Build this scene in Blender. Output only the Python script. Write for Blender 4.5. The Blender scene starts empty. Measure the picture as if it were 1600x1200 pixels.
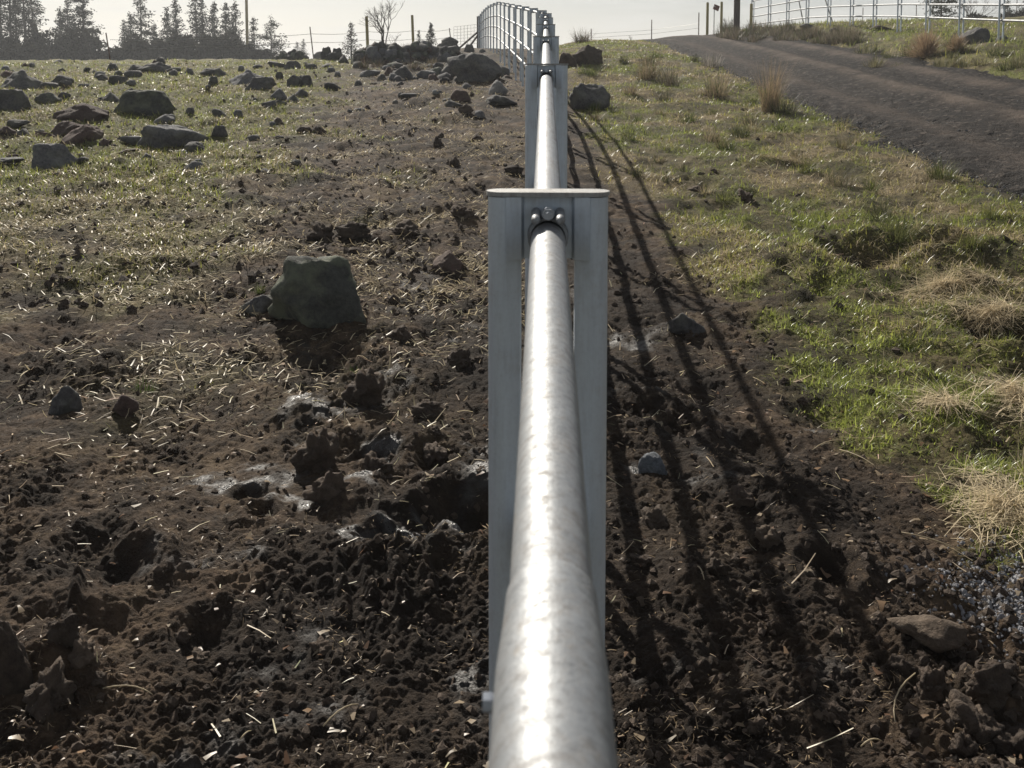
import bpy, bmesh, math, random
import numpy as np
from mathutils import Vector, Matrix, noise as mnoise

R = math.radians
random.seed(7)
rng = np.random.default_rng(7)
scene = bpy.context.scene
col = scene.collection

# ------------------------------------------------------------------ camera, sky, sun, exposure
EYE = Vector((-0.0037, 0.0, 1.9))
YAW, PITCH = R(1.856), R(4.5)
FPX, U0, V0 = 1605.0, 800.0, 236.0
cd = bpy.data.cameras.new("camera")
cam = bpy.data.objects.new("camera", cd)
col.objects.link(cam)
cam.location = EYE
cam.rotation_euler = (math.pi / 2 - PITCH, 0, YAW)
cd.sensor_fit = 'HORIZONTAL'
cd.sensor_width = 36.0
cd.lens = FPX / 1600 * 36
cd.shift_y = -(600 - V0) / 1600
cd.clip_start = 0.02
cd.clip_end = 6000
cd.dof.use_dof = True
cd.dof.focus_distance = 5.0
cd.dof.aperture_fstop = 18
scene.camera = cam

SUN_AZ, SUN_EL = R(22.0), R(34.5)      # azimuth to the left of +Y
S = Vector((-math.sin(SUN_AZ) * math.cos(SUN_EL), math.cos(SUN_AZ) * math.cos(SUN_EL), math.sin(SUN_EL)))
sd = bpy.data.lights.new("sun", 'SUN')
sd.energy = 5.0
sd.angle = R(0.6)
sd.color = (1.0, 0.93, 0.82)
sun = bpy.data.objects.new("sun", sd)
col.objects.link(sun)
sun.rotation_euler = S.to_track_quat('Z', 'Y').to_euler()

w = bpy.data.worlds.new("World")
scene.world = w
w.use_nodes = True
nt = w.node_tree
nt.nodes.clear()
out = nt.nodes.new('ShaderNodeOutputWorld')
bg = nt.nodes.new('ShaderNodeBackground')
sky = nt.nodes.new('ShaderNodeTexSky')
sky.sky_type = 'NISHITA'
sky.sun_disc = False
sky.sun_elevation = SUN_EL
sky.sun_rotation = -SUN_AZ
sky.altitude = 900
sky.air_density = 1.0
sky.dust_density = 2.2
sky.ozone_density = 1.6
bg.inputs['Strength'].default_value = 0.0435
# thin low cloud sheets, all the way round the horizon
tc = nt.nodes.new('ShaderNodeTexCoord')
mp = nt.nodes.new('ShaderNodeMapping')
mp.inputs['Scale'].default_value = (5.0, 5.0, 46.0)
nz = nt.nodes.new('ShaderNodeTexNoise')
nz.inputs['Scale'].default_value = 1.0
nz.inputs['Detail'].default_value = 6
nz.inputs['Roughness'].default_value = 0.55
rmp = nt.nodes.new('ShaderNodeMapRange')
rmp.inputs['From Min'].default_value = 0.47
rmp.inputs['From Max'].default_value = 0.70
rmp.inputs['To Max'].default_value = 0.75
mxs = nt.nodes.new('ShaderNodeMix')
mxs.data_type = 'RGBA'
mxs.inputs[7].default_value = (13.0, 12.8, 12.2, 1)
nt.links.new(tc.outputs['Generated'], mp.inputs['Vector'])
nt.links.new(mp.outputs[0], nz.inputs['Vector'])
nt.links.new(nz.outputs['Fac'], rmp.inputs['Value'])
nt.links.new(rmp.outputs[0], mxs.inputs[0])
hs = nt.nodes.new('ShaderNodeHueSaturation')
hs.inputs['Saturation'].default_value = 0.6
nt.links.new(sky.outputs[0], hs.inputs['Color'])
nt.links.new(hs.outputs[0], mxs.inputs[6])
nt.links.new(mxs.outputs[2], bg.inputs['Color'])
nt.links.new(bg.outputs[0], out.inputs[0])

scene.view_settings.view_transform = 'Standard'
scene.view_settings.look = 'None'
scene.view_settings.gamma = 1
scene.view_settings.use_curve_mapping = False
scene.view_settings.exposure = 0.5
scene.cycles.max_bounces = 6
scene.cycles.diffuse_bounces = 3
scene.cycles.glossy_bounces = 3
scene.cycles.transparent_max_bounces = 6
scene.cycles.sample_clamp_indirect = 4
scene.cycles.sample_clamp_direct = 12


# ------------------------------------------------------------------ helpers
def tag(o, label=None, cat=None, group=None, kind=None):
    if label: o['label'] = label
    if cat: o['category'] = cat
    if group: o['group'] = group
    if kind: o['kind'] = kind
    return o


def empty(name, loc=(0, 0, 0), rz=0):
    o = bpy.data.objects.new(name, None)
    o.empty_display_size = 0.1
    col.objects.link(o)
    o.location = loc
    o.rotation_euler = (0, 0, rz)
    return o


def link(name, me, mat=None, parent=None):
    if mat is not None and len(me.materials) == 0:
        me.materials.append(mat)
    o = bpy.data.objects.new(name, me)
    col.objects.link(o)
    if parent is not None:
        o.parent = parent
    return o


def np_mesh(name, V, F, smooth=True, colors=None, attrs=None):
    """V (n,3), F (m,k) all faces with k corners."""
    V = np.asarray(V, dtype=np.float32)
    F = np.asarray(F, dtype=np.int32)
    m, k = F.shape
    me = bpy.data.meshes.new(name)
    me.vertices.add(len(V))
    me.vertices.foreach_set('co', V.ravel())
    me.loops.add(m * k)
    me.loops.foreach_set('vertex_index', F.ravel())
    me.polygons.add(m)
    me.polygons.foreach_set('loop_start', np.arange(0, m * k, k, dtype=np.int32))
    me.polygons.foreach_set('use_smooth', np.full(m, smooth))
    me.update(calc_edges=True)
    if colors is not None:
        a = me.color_attributes.new('tint', 'FLOAT_COLOR', 'POINT')
        c = np.ones((len(V), 4), dtype=np.float32)
        c[:, :3] = colors
        a.data.foreach_set('color', c.ravel())
    for an, av in (attrs or {}).items():
        a = me.attributes.new(an, 'FLOAT', 'POINT')
        a.data.foreach_set('value', np.asarray(av, dtype=np.float32).ravel())
    return me


def bm_mesh(name, bm, smooth=False):
    me = bpy.data.meshes.new(name)
    bm.to_mesh(me)
    bm.free()
    if smooth:
        me.polygons.foreach_set('use_smooth', np.full(len(me.polygons), True))
    return me


def tube_geo(pts, radii, n=6, caps=True):
    """tube along pts -> verts list, faces list"""
    V, F = [], []
    N = len(pts)
    up0 = Vector((0, 0, 1))
    for i, p in enumerate(pts):
        p = Vector(p)
        d = (Vector(pts[min(i + 1, N - 1)]) - Vector(pts[max(i - 1, 0)])).normalized()
        ref = up0 if abs(d.z) < 0.9 else Vector((1, 0, 0))
        a = d.cross(ref).normalized()
        b = a.cross(d).normalized()
        for j in range(n):
            t = 2 * math.pi * j / n
            V.append(tuple(p + (a * math.cos(t) + b * math.sin(t)) * radii[i]))
    for i in range(N - 1):
        for j in range(n):
            k = (j + 1) % n
            F.append((i * n + j, i * n + k, (i + 1) * n + k, (i + 1) * n + j))
    if caps:
        F.append(tuple(range(n - 1, -1, -1)))
        F.append(tuple((N - 1) * n + j for j in range(n)))
    return V, F


class MB:
    def __init__(self):
        self.V, self.F = [], []

    def add(self, V, F):
        o = len(self.V)
        self.V.extend(V)
        self.F.extend(tuple(i + o for i in f) for f in F)

    def tube(self, pts, r, n=6, caps=True):
        if not hasattr(r, '__len__'):
            r = [r] * len(pts)
        self.add(*tube_geo(pts, r, n, caps))

    def box(self, c, s, rot=None):
        V = []
        for z in (-.5, .5):
            for x, y in ((-.5, -.5), (.5, -.5), (.5, .5), (-.5, .5)):
                v = Vector((x * s[0], y * s[1], z * s[2]))
                if rot is not None:
                    v = rot @ v
                V.append(tuple(v + Vector(c)))
        self.add(V, [(3, 2, 1, 0), (4, 5, 6, 7), (0, 1, 5, 4), (1, 2, 6, 5), (2, 3, 7, 6), (3, 0, 4, 7)])

    def prism(self, poly, z0, z1):
        n = len(poly)
        V = [(x, y, z0) for x, y in poly] + [(x, y, z1) for x, y in poly]
        F = [tuple(range(n - 1, -1, -1)), tuple(range(n, 2 * n))]
        F += [(i, (i + 1) % n, n + (i + 1) % n, n + i) for i in range(n)]
        self.add(V, F)

    def mesh(self, name, smooth=False, angle=None):
        me = bpy.data.meshes.new(name)
        me.from_pydata(self.V, [], self.F)
        me.update()
        if smooth:
            me.polygons.foreach_set('use_smooth', np.full(len(me.polygons), True))
            if angle:
                me.set_sharp_from_angle(angle=angle)
        return me


# ------------------------------------------------------------------ noise
_tab = rng.random(4096) * 2 * np.pi
_GX, _GY = np.cos(_tab), np.sin(_tab)


def _hash(ix, iy, s):
    n = (ix.astype(np.uint32) * np.uint32(374761393)) ^ (iy.astype(np.uint32) * np.uint32(668265263)) ^ np.uint32((s * 2246822519) & 0xffffffff)
    n = (n ^ (n >> np.uint32(13))) * np.uint32(1274126177)
    return ((n ^ (n >> np.uint32(16))) & np.uint32(4095)).astype(np.int32)


def perlin(x, y, s=0):
    ix, iy = np.floor(x).astype(np.int64), np.floor(y).astype(np.int64)
    fx, fy = x - ix, y - iy
    u = fx * fx * fx * (fx * (fx * 6 - 15) + 10)
    v = fy * fy * fy * (fy * (fy * 6 - 15) + 10)

    def g(dx, dy):
        h = _hash(ix + dx, iy + dy, s)
        return _GX[h] * (fx - dx) + _GY[h] * (fy - dy)
    a = g(0, 0); b = g(1, 0); c = g(0, 1); d = g(1, 1)
    return ((a + (b - a) * u) * (1 - v) + (c + (d - c) * u) * v) * 1.5


def fbm(x, y, lam, octv=4, s=0, gain=0.5):
    o = np.zeros_like(x, dtype=np.float64)
    a, f = 1.0, 1.0 / lam
    for i in range(octv):
        o += a * perlin(x * f, y * f, s + i * 17)
        a *= gain
        f *= 2.03
    return o


def sst(a, b, x):
    t = np.clip((x - a) / (b - a), 0, 1)
    return t * t * (3 - 2 * t)


# ------------------------------------------------------------------ terrain
_ys = np.linspace(-80, 1600, 16801)


def _profile(knots):
    """integrate a slope profile given by (y, slope) knots; height 0 at y=0"""
    ky, ks = zip(*knots)
    s = np.interp(_ys, ky, ks)
    z = np.concatenate([[0], np.cumsum((s[1:] + s[:-1]) * .5 * np.diff(_ys))])
    return z - np.interp(0, _ys, z)


_PL = _profile([(-80, 0), (-20, .0735), (24, .0735), (34, .0087), (220, .0087), (300, 0), (1600, -.002)])
_PM = _profile([(-80, 0), (-20, .0735), (27, .0735), (50, .004), (70, -.01), (140, -.02), (200, 0), (1600, -.002)])
_PR = _profile([(-80, 0), (-20, .0735), (39, .0735), (47, .0), (56, -.02), (70, -.05), (150, -.03), (220, 0), (1600, -.002)])

ROAD_L, ROAD_R = 4.35, 8.9


def road_shift(y):
    return -1.5 * sst(36, 56, y)


def height0(x, y):
    x = np.asarray(x, dtype=np.float64); y = np.asarray(y, dtype=np.float64)
    L = np.interp(y, _ys, _PL); M = np.interp(y, _ys, _PM); Rr = np.interp(y, _ys, _PR)
    wl = sst(-3.0, -8.0, x) if False else 1 - sst(-8.0, -3.2, x)
    wr = sst(-0.6, 2.2, x)
    z = L * wl + Rr * wr + M * (1 - wl - wr)
    xs = x - road_shift(y)
    near = sst(-2, 12, y)
    z = z + near * (.30 * np.clip((xs - ROAD_L) / (ROAD_R - ROAD_L), 0, 1)
                    + .36 * sst(ROAD_R - .1, 10.6, xs)
                    + .035 * np.clip(xs - 11, 0, 40) * sst(120, 60, y))
    z = z + .10 * fbm(x, y, 5.5, 2, 3) * sst(2, 9, np.abs(x) + .35 * np.abs(y)) * (1 - .8 * sst(3.8, 4.4, xs) * sst(9.4, 8.8, xs))
    return z


YV, PV = YAW, PITCH
_fw = np.array([-math.sin(YAW) * math.cos(PITCH), math.cos(YAW) * math.cos(PITCH), -math.sin(PITCH)])
_rt = np.array([math.cos(YAW), math.sin(YAW), 0.0])
_up = np.cross(_rt, _fw)
_eye = np.array(EYE)


def ray(u, v):
    d = _fw + _rt * ((u - U0) / FPX) - _up * ((v - V0) / FPX)
    return d


_ts = np.concatenate([np.geomspace(1.2, 60, 2600), np.linspace(60.2, 260, 800)])


def at(u, v, H=None):
    """ground point seen in direction (u,v) of the 1600x1200 photograph"""
    d = ray(u, v)
    P = _eye[None] + _ts[:, None] * d[None]
    z = (H or height0)(P[:, 0], P[:, 1])
    i = np.argmax(P[:, 2] < z) if (P[:, 2] < z).any() else int(np.argmin(np.where(_ts > 20, (P[:, 2] - z) / _ts, 9)))
    return Vector(P[i])


def at_y(u, v, dist):
    """point at a given depth (m along the view axis)"""
    return Vector(_eye + ray(u, v) * dist)


# pits and mounds of the churned mud: (u, v, radius px, height m) placed on the ground they lie on
_marks = []
for (u, v, rp, h) in [
    (735, 800, 62, -.16), (640, 835, 45, -.11), (690, 800, 40, -.06), (590, 845, 30, -.05),
    (540, 350, 60, -.07), (640, 345, 60, -.08), (720, 335, 40, -.06), (560, 700, 38, -.07),
    (600, 705, 32, -.08), (680, 712, 36, -.07), (390, 770, 22, -.06), (410, 800, 22, -.06),
    (150, 880, 55, -.06), (190, 905, 40, -.06), (330, 975, 40, -.05), (690, 530, 45, -.05),
    (1090, 290, 38, -.09), (1165, 305, 26, -.09), (1130, 318, 26, -.06), (1340, 400, 60, -.19), (1400, 392, 45, -.15), (1450, 385, 50, -.20),
    (1230, 430, 30, -.09), (1280, 450, 40, -.09), (1560, 530, 70, -.22), (1600, 540, 60, -.2), (1180, 505, 40, -.06),
    (1110, 610, 40, -.05), (1180, 690, 50, -.07), (1300, 890, 36, -.08), (1060, 660, 36, -.06),
    (1000, 640, 40, -.06), (1490, 385, 40, -.10),
    (500, 400, 60, .02), (600, 560, 55, .06), (560, 770, 50, .07), (470, 640, 40, .04), (650, 590, 50, .05),
    (1570, 1090, 60, .10), (1450, 1000, 60, .04), (1540, 470, 80, .10), (1500, 440, 60, .06), (1560, 410, 60, .05),
    (60, 1030, 50, .09), (120, 1050, 50, .05), (240, 860, 60, .03), (820, 190, 30, .05), (640, 170, 40, -.06), (760, 190, 40, -.05),
    (200, 300, 60, -.05), (330, 470, 60, -.04), (90, 525, 70, -.06), (120, 580, 60, .04), (420, 250, 60, -.05), (520, 270, 60, -.05),
    (1280, 640, 50, -.05), (1250, 780, 60, .04), (1100, 900, 60, .03), (1060, 1010, 50, .03), (1200, 1080, 70, .04),
]:
    p = at(u, v)
    dep = max(1.0, (p - EYE).length)
    _marks.append((p.x, p.y, rp / FPX * dep, h))
_marks = np.array(_marks)
# tyre tread bars pressed into the mud left of the near post
_bars = [(at(535, 915), .018, .15), (at(575, 912), .02, .12), (at(622, 915), .022, .17), (at(668, 915), .025, .12), (at(120, 945), .02, .12), (at(445, 940), .02, .1)]


def height1(x, y):
    z = height0(x, y)
    for mx, my, r, h in _marks:
        dx, dy = x - mx, y - my
        m = (np.abs(dx) < 3 * r) & (np.abs(dy) < 4 * r)
        if m.any():
            xx, yy = dx[m] / r, dy[m] / (r * 1.25)
            wob = 1 + .35 * perlin(x[m] * 9, y[m] * 9, 5)
            q = (xx * xx + yy * yy) * wob
            z[m] += h * np.exp(-q * 1.3) - .30 * h * np.exp(-(np.sqrt(q) - 1.35) ** 2 * 5)
    for p, hw, hl in _bars:
        m = (np.abs(x - p.x) < .2) & (np.abs(y - p.y) < .5)
        if m.any():
            xx = (x[m] - p.x + .03 * np.sin((y[m] - p.y) * 12)) / hw
            yy = (y[m] - p.y) / hl
            z[m] += .045 * np.exp(-xx ** 4) * np.exp(-yy ** 6) * (.7 + .6 * perlin(x[m] * 25, y[m] * 25, 9))
    return z


WET = []
for (u, v, rp) in [(420, 740, 90), (340, 755, 70), (500, 770, 60), (480, 630, 45), (590, 690, 40), (600, 830, 70), (690, 850, 60), (560, 760, 50),
                   (1290, 600, 60), (1270, 660, 50), (1130, 340, 24), (1570, 935, 75), (1350, 420, 26), (990, 730, 30)]:
    p = at(u, v)
    WET.append((p.x, p.y, (1.15 if u < 800 else .75) * rp / FPX * (p - EYE).length))


# ---- zones
def zone_edge(y):
    return np.interp(y, [0, 3.0, 3.5, 4.3, 6.2, 9, 12.8, 30, 60], [2.4, 1.95, 1.36, 1.28, 1.08, .84, .56, .3, .3])


def zones(x, y):
    xs = x - road_shift(y)
    n1 = fbm(x, y, 1.1, 4, 21)
    n2 = fbm(x, y, .35, 3, 33)
    n3 = fbm(x, y, 3.2, 3, 41)
    road = sst(ROAD_L - .05, ROAD_L + .25, xs + .25 * n1) * sst(ROAD_R + .1, ROAD_R - .15, xs + .2 * n1) * sst(-200, -100, y)
    gr = sst(-.12, .28, x - zone_edge(y) + .34 * n1 + .1 * n2)
    gr = gr * (.30 + .70 * sst(-.35, .30, n2 + .6 * n1))
    xe = -1.3 - .13 * y
    gl = sst(-.6, 1.1, (xe - x) + .9 * n1 + .6 * n3) * sst(4.5, 9.5, y + 2.5 * n1)
    gl = gl * (.50 + .50 * sst(-.35, .25, n2 + .5 * n1))
    gl = np.maximum(gl, .55 * sst(.35, .75, n1 + .4 * n2) * sst(-.6, -1.6, x) * sst(3.5, 6, y))
    g = np.where(x > 0, gr, gl)
    back = sst(0.5, -2, y)
    g = np.maximum(g, back * sst(-.2, .4, n1))
    g = g * (1 - road)
    # dry thatch
    dry = sst(-.30, .50, n3 * .8 + .7 * n1 + .25 * n2 + .55 * sst(1.9, 3.2, x) * sst(8, 4, y) - .06 * sst(0, 1, x))
    dry = dry * np.where(x < 0, .55, 1.0) * (1 - .5 * sst(8.5, 9.5, xs))
    # wet, smooth mud
    wet = sst(.35, .8, fbm(x, y, .6, 4, 55, .65)) * sst(1.5, .7, np.abs(x + .3)) * sst(8, 5, y) * .6
    for (px, py, r) in WET:
        q = np.sqrt(((x - px) / r) ** 2 + ((y - py) / (r * .9)) ** 2)
        wet = np.maximum(wet, sst(1.0, .35, q + .9 * np.abs(n2) + .6 * fbm(x, y, .12, 3, 61)))
    wet = wet * (1 - g) * (1 - road)
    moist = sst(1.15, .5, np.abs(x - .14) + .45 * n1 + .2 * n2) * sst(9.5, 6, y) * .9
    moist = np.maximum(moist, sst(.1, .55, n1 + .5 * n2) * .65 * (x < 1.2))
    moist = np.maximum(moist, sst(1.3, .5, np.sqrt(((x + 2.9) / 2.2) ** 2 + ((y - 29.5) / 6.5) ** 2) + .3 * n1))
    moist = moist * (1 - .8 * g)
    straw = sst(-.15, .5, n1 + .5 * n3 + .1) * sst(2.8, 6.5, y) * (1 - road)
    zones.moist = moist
    return g, dry, wet, road, straw


def height(x, y, dy=None):
    """full ground height; dy = local grid spacing, used to leave out waves the grid cannot carry"""
    x = np.asarray(x, dtype=np.float64); y = np.asarray(y, dtype=np.float64)
    z = height1(x, y)
    if dy is None:
        dy = np.full_like(x, .02)
    xs = x - road_shift(y)
    rd = sst(ROAD_L - .3, ROAD_L + .1, xs) * sst(ROAD_R + .3, ROAD_R - .1, xs)
    churn = (1 - .6 * sst(-.1, .5, x - zone_edge(y))) * (1 - .25 * sst(12, 26, y))
    amp = (.5 + .7 * churn) * (1 - .9 * rd)
    mod = .55 + .58 * sst(-.25, .55, fbm(x, y, .8, 3, 77))
    verge = sst(-.1, .6, x - zone_edge(y)) * (1 - rd)
    field = sst(-.4, -1.2, x) * sst(6, 11, y)
    for (px, py, r) in WET:
        amp = amp * (1 - .25 * sst(1.1, .4, np.sqrt(((x - px) / r) ** 2 + ((y - py) / r) ** 2)))
    z = z + verge * (.075 * fbm(x, y * .75, 1.05, 2, 210) + .04 * np.abs(fbm(x, y, .42, 2, 215))) * sst(60, 30, y)
    z = z + field * (.06 * fbm(x, y * .7, .9, 2, 220) + .05 * np.abs(fbm(x, y, .45, 2, 225))) * sst(60, 30, y)
    for i, (lam, a, bil) in enumerate([(1.3, .036, 0), (.62, .034, 0), (.31, .018, 1), (.165, .0115, 1), (.088, .0090, 1), (.047, .0082, 1), (.026, .0060, 1), (.014, .0038, 0)]):
        k = sst(1.6, 3.2, lam / dy)
        sel = k > 0.001
        if not sel.any():
            continue
        wx = x[sel] + .25 * lam * perlin(x[sel] / lam * .7, y[sel] / lam * .7, 91 + i)
        n = perlin(wx / lam, y[sel] / lam, 100 + i)
        if bil:
            n = np.abs(n) * 2.0 - .55
            m = amp[sel] * mod[sel]
        else:
            m = amp[sel]
        z[sel] += a * k[sel] * n * m
    return z


def hz(x, y):
    return float(height(np.array([x]), np.array([y]), np.array([.03]))[0])


# ------------------------------------------------------------------ materials
def new_mat(name):
    m = bpy.data.materials.new(name)
    m.use_nodes = True
    n = m.node_tree
    b = n.nodes['Principled BSDF']
    return m, n, b


def node(n, t, **kw):
    x = n.nodes.new(t)
    for k, v in kw.items():
        if k.startswith('_'):
            setattr(x, k[1:], v)
        else:
            x.inputs[k.replace('__', ' ')].default_value = v
    return x


def ramp(n, src, stops):
    r = n.nodes.new('ShaderNodeValToRGB')
    el = r.color_ramp.elements
    while len(el) < len(stops):
        el.new(0.5)
    for e, (p, c) in zip(el, stops):
        e.position = p
        e.color = (c[0], c[1], c[2], 1) if hasattr(c, '__len__') else (c, c, c, 1)
    n.links.new(src, r.inputs[0])
    return r.outputs[0]


def mix(n, fac, a, b, mode='MIX'):
    m = n.nodes.new('ShaderNodeMix')
    m.data_type = 'RGBA'
    m.blend_type = mode
    for s, v in ((0, fac), (6, a), (7, b)):
        if hasattr(v, 'is_output'):
            n.links.new(v, m.inputs[s])
        elif s == 0:
            m.inputs[0].default_value = v
        else:
            m.inputs[s].default_value = (v[0], v[1], v[2], 1)
    return m.outputs[2]


def math_n(n, op, a, b=None, c=None):
    m = n.nodes.new('ShaderNodeMath')
    m.operation = op
    for i, v in enumerate((a, b, c)):
        if v is None:
            continue
        if hasattr(v, 'is_output'):
            n.links.new(v, m.inputs[i])
        else:
            m.inputs[i].default_value = v
    return m.outputs[0]


def tex(n, vec, scale, detail=4, rough=.55, kind='Noise'):
    t = n.nodes.new('ShaderNodeTexNoise' if kind == 'Noise' else 'ShaderNodeTexVoronoi')
    t.inputs['Scale'].default_value = scale
    if kind == 'Noise':
        t.inputs['Detail'].default_value = detail
        t.inputs['Roughness'].default_value = rough
    n.links.new(vec, t.inputs['Vector'])
    return t


def bump(n, b, h, strength, dist):
    bn = n.nodes.new('ShaderNodeBump')
    bn.inputs['Strength'].default_value = strength
    bn.inputs['Distance'].default_value = dist
    n.links.new(h, bn.inputs['Height'])
    n.links.new(bn.outputs[0], b.inputs['Normal'])
    return bn


def attr(n, name):
    a = n.nodes.new('ShaderNodeAttribute')
    a.attribute_name = name
    return a


def mat_ground():
    m, n, b = new_mat('churned_ground')
    geo = n.nodes.new('ShaderNodeNewGeometry')
    P = geo.outputs['Position']
    big = tex(n, P, .9, 5, .6).outputs['Fac']
    mid = tex(n, P, 6, 5, .65).outputs['Fac']
    fine = tex(n, P, 60, 4, .7).outputs['Fac']
    vf = tex(n, P, 190, 3, .7).outputs['Fac']
    mud = ramp(n, mid, [(.30, (.022, .0145, .009)), (.55, (.090, .061, .039)), (.75, (.175, .124, .082))])
    mud = mix(n, ramp(n, fine, [(.45, 0), (.7, .65)]), mud, (.155, .112, .076))
    mud = mix(n, ramp(n, big, [(.4, 0), (.7, .5)]), mud, (.085, .056, .038))
    thatch = ramp(n, vf, [(.35, (.12, .092, .048)), (.6, (.28, .225, .13)), (.8, (.43, .36, .22))])
    green = ramp(n, fine, [(.3, (.060, .072, .016)), (.55, (.165, .178, .040)), (.8, (.29, .28, .095))])
    g = attr(n, 'grass').outputs['Fac']
    dry = attr(n, 'dry').outputs['Fac']
    wet = attr(n, 'wet').outputs['Fac']
    st = attr(n, 'straw').outputs['Fac']
    gc = mix(n, dry, green, thatch)
    soil = mix(n, math_n(n, 'MULTIPLY', st, ramp(n, fine, [(.42, 0), (.66, .62)])), mud, thatch)
    pat = tex(n, P, 4.5, 6, .75).outputs['Fac']
    soil = mix(n, ramp(n, pat, [(.40, .75), (.53, 0)]), soil, (.018, .0125, .0085))
    pat2 = tex(n, P, 1.5, 6, .7).outputs['Fac']
    soil = mix(n, ramp(n, pat2, [(.42, .8), (.55, 0)]), soil, (.022, .0155, .011))
    soil = mix(n, ramp(n, pat2, [(.55, 0), (.70, .55)]), soil, (.150, .108, .062))
    gc = mix(n, ramp(n, pat, [(.36, .7), (.50, 0)]), gc, (.040, .034, .018))
    gfac = math_n(n, 'MULTIPLY', g, ramp(n, fine, [(.3, .45), (.6, 1)]))
    c = mix(n, gfac, soil, gc)
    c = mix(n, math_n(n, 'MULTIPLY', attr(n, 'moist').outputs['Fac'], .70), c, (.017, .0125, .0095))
    c = mix(n, math_n(n, 'MULTIPLY', wet, .85), c, (.012, .010, .009))
    n.links.new(c, b.inputs['Base Color'])
    wetr = math_n(n, 'MULTIPLY', wet, ramp(n, mid, [(.40, 1), (.58, .15)]))
    rough = math_n(n, 'MULTIPLY_ADD', wetr, -.76, .90)
    n.links.new(rough, b.inputs['Roughness'])
    n.links.new(math_n(n, 'MULTIPLY_ADD', wetr, .8, .16), b.inputs['Specular IOR Level'])
    crumb = tex(n, P, 26, 5, .75).outputs['Fac']
    hb = math_n(n, 'ADD', math_n(n, 'MULTIPLY_ADD', fine, .5, math_n(n, 'MULTIPLY', vf, .25)), math_n(n, 'MULTIPLY', crumb, .7))
    bn = bump(n, b, hb, 1.0, .035)
    n.links.new(math_n(n, 'MULTIPLY_ADD', wetr, -.45, 1.0), bn.inputs['Strength'])
    return m


def mat_road():
    m, n, b = new_mat('cinder_gravel')
    geo = n.nodes.new('ShaderNodeNewGeometry')
    P = geo.outputs['Position']
    v = tex(n, P, 38, kind='Voronoi')
    fine = tex(n, P, 90, 4, .7).outputs['Fac']
    mid = tex(n, P, 2.2, 5, .6).outputs['Fac']
    tr = attr(n, 'track').outputs['Fac']
    c = ramp(n, fine, [(.3, (.015, .0132, .0122)), (.55, (.034, .0295, .0272)), (.8, (.09, .078, .070))])
    c = mix(n, ramp(n, v.outputs['Color'], [(.55, 0), (.95, .55)]), c, (.12, .105, .097))
    c = mix(n, ramp(n, mid, [(.4, 0), (.7, .55)]), c, (.085, .066, .054))
    lump = tex(n, P, 9, 5, .75).outputs['Fac']
    v2 = tex(n, P, 15, kind='Voronoi')
    c = mix(n, ramp(n, v2.outputs['Color'], [(.35, .75), (.75, 0)]), c, (.016, .0145, .014))
    c = mix(n, ramp(n, v2.outputs['Color'], [(.68, 0), (.86, .55)]), c, (.19, .160, .138))
    c = mix(n, ramp(n, lump, [(.42, .55), (.6, 0)]), c, (.018, .017, .017))
    c = mix(n, math_n(n, 'MULTIPLY', tr, ramp(n, lump, [(.35, .5), (.6, .95)])), c, (.19, .150, .122))
    n.links.new(c, b.inputs['Base Color'])
    b.inputs['Roughness'].default_value = .85
    b.inputs['Specular IOR Level'].default_value = .12
    bump(n, b, math_n(n, 'ADD', math_n(n, 'SUBTRACT', fine, v.outputs['Distance']), lump), 1.0, .05)
    return m


def mat_rock(name, dark, light, lichen, amount=.5):
    m, n, b = new_mat(name)
    geo = n.nodes.new('ShaderNodeNewGeometry')
    oi = n.nodes.new('ShaderNodeObjectInfo')
    P = geo.outputs['Position']
    a = tex(n, P, 5, 6, .65).outputs['Fac']
    f = tex(n, P, 34, 5, .7).outputs['Fac']
    g = tex(n, P, 120, 3, .7).outputs['Fac']
    c = ramp(n, f, [(.3, dark), (.7, light)])
    c = mix(n, math_n(n, 'MULTIPLY', ramp(n, a, [(.46, 0), (.62, 1)]), amount), c, lichen)
    c = mix(n, ramp(n, g, [(.55, 0), (.8, .35)]), c, [x * 1.5 for x in light])
    k = math_n(n, 'MULTIPLY_ADD', oi.outputs['Random'], .6, .75)
    hsv = n.nodes.new('ShaderNodeHueSaturation')
    n.links.new(c, hsv.inputs['Color'])
    n.links.new(k, hsv.inputs['Value'])
    n.links.new(hsv.outputs[0], b.inputs['Base Color'])
    b.inputs['Roughness'].default_value = .88
    b.inputs['Specular IOR Level'].default_value = .3
    bump(n, b, math_n(n, 'MULTIPLY_ADD', f, .7, math_n(n, 'MULTIPLY', g, .3)), .9, .025)
    return m


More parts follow.
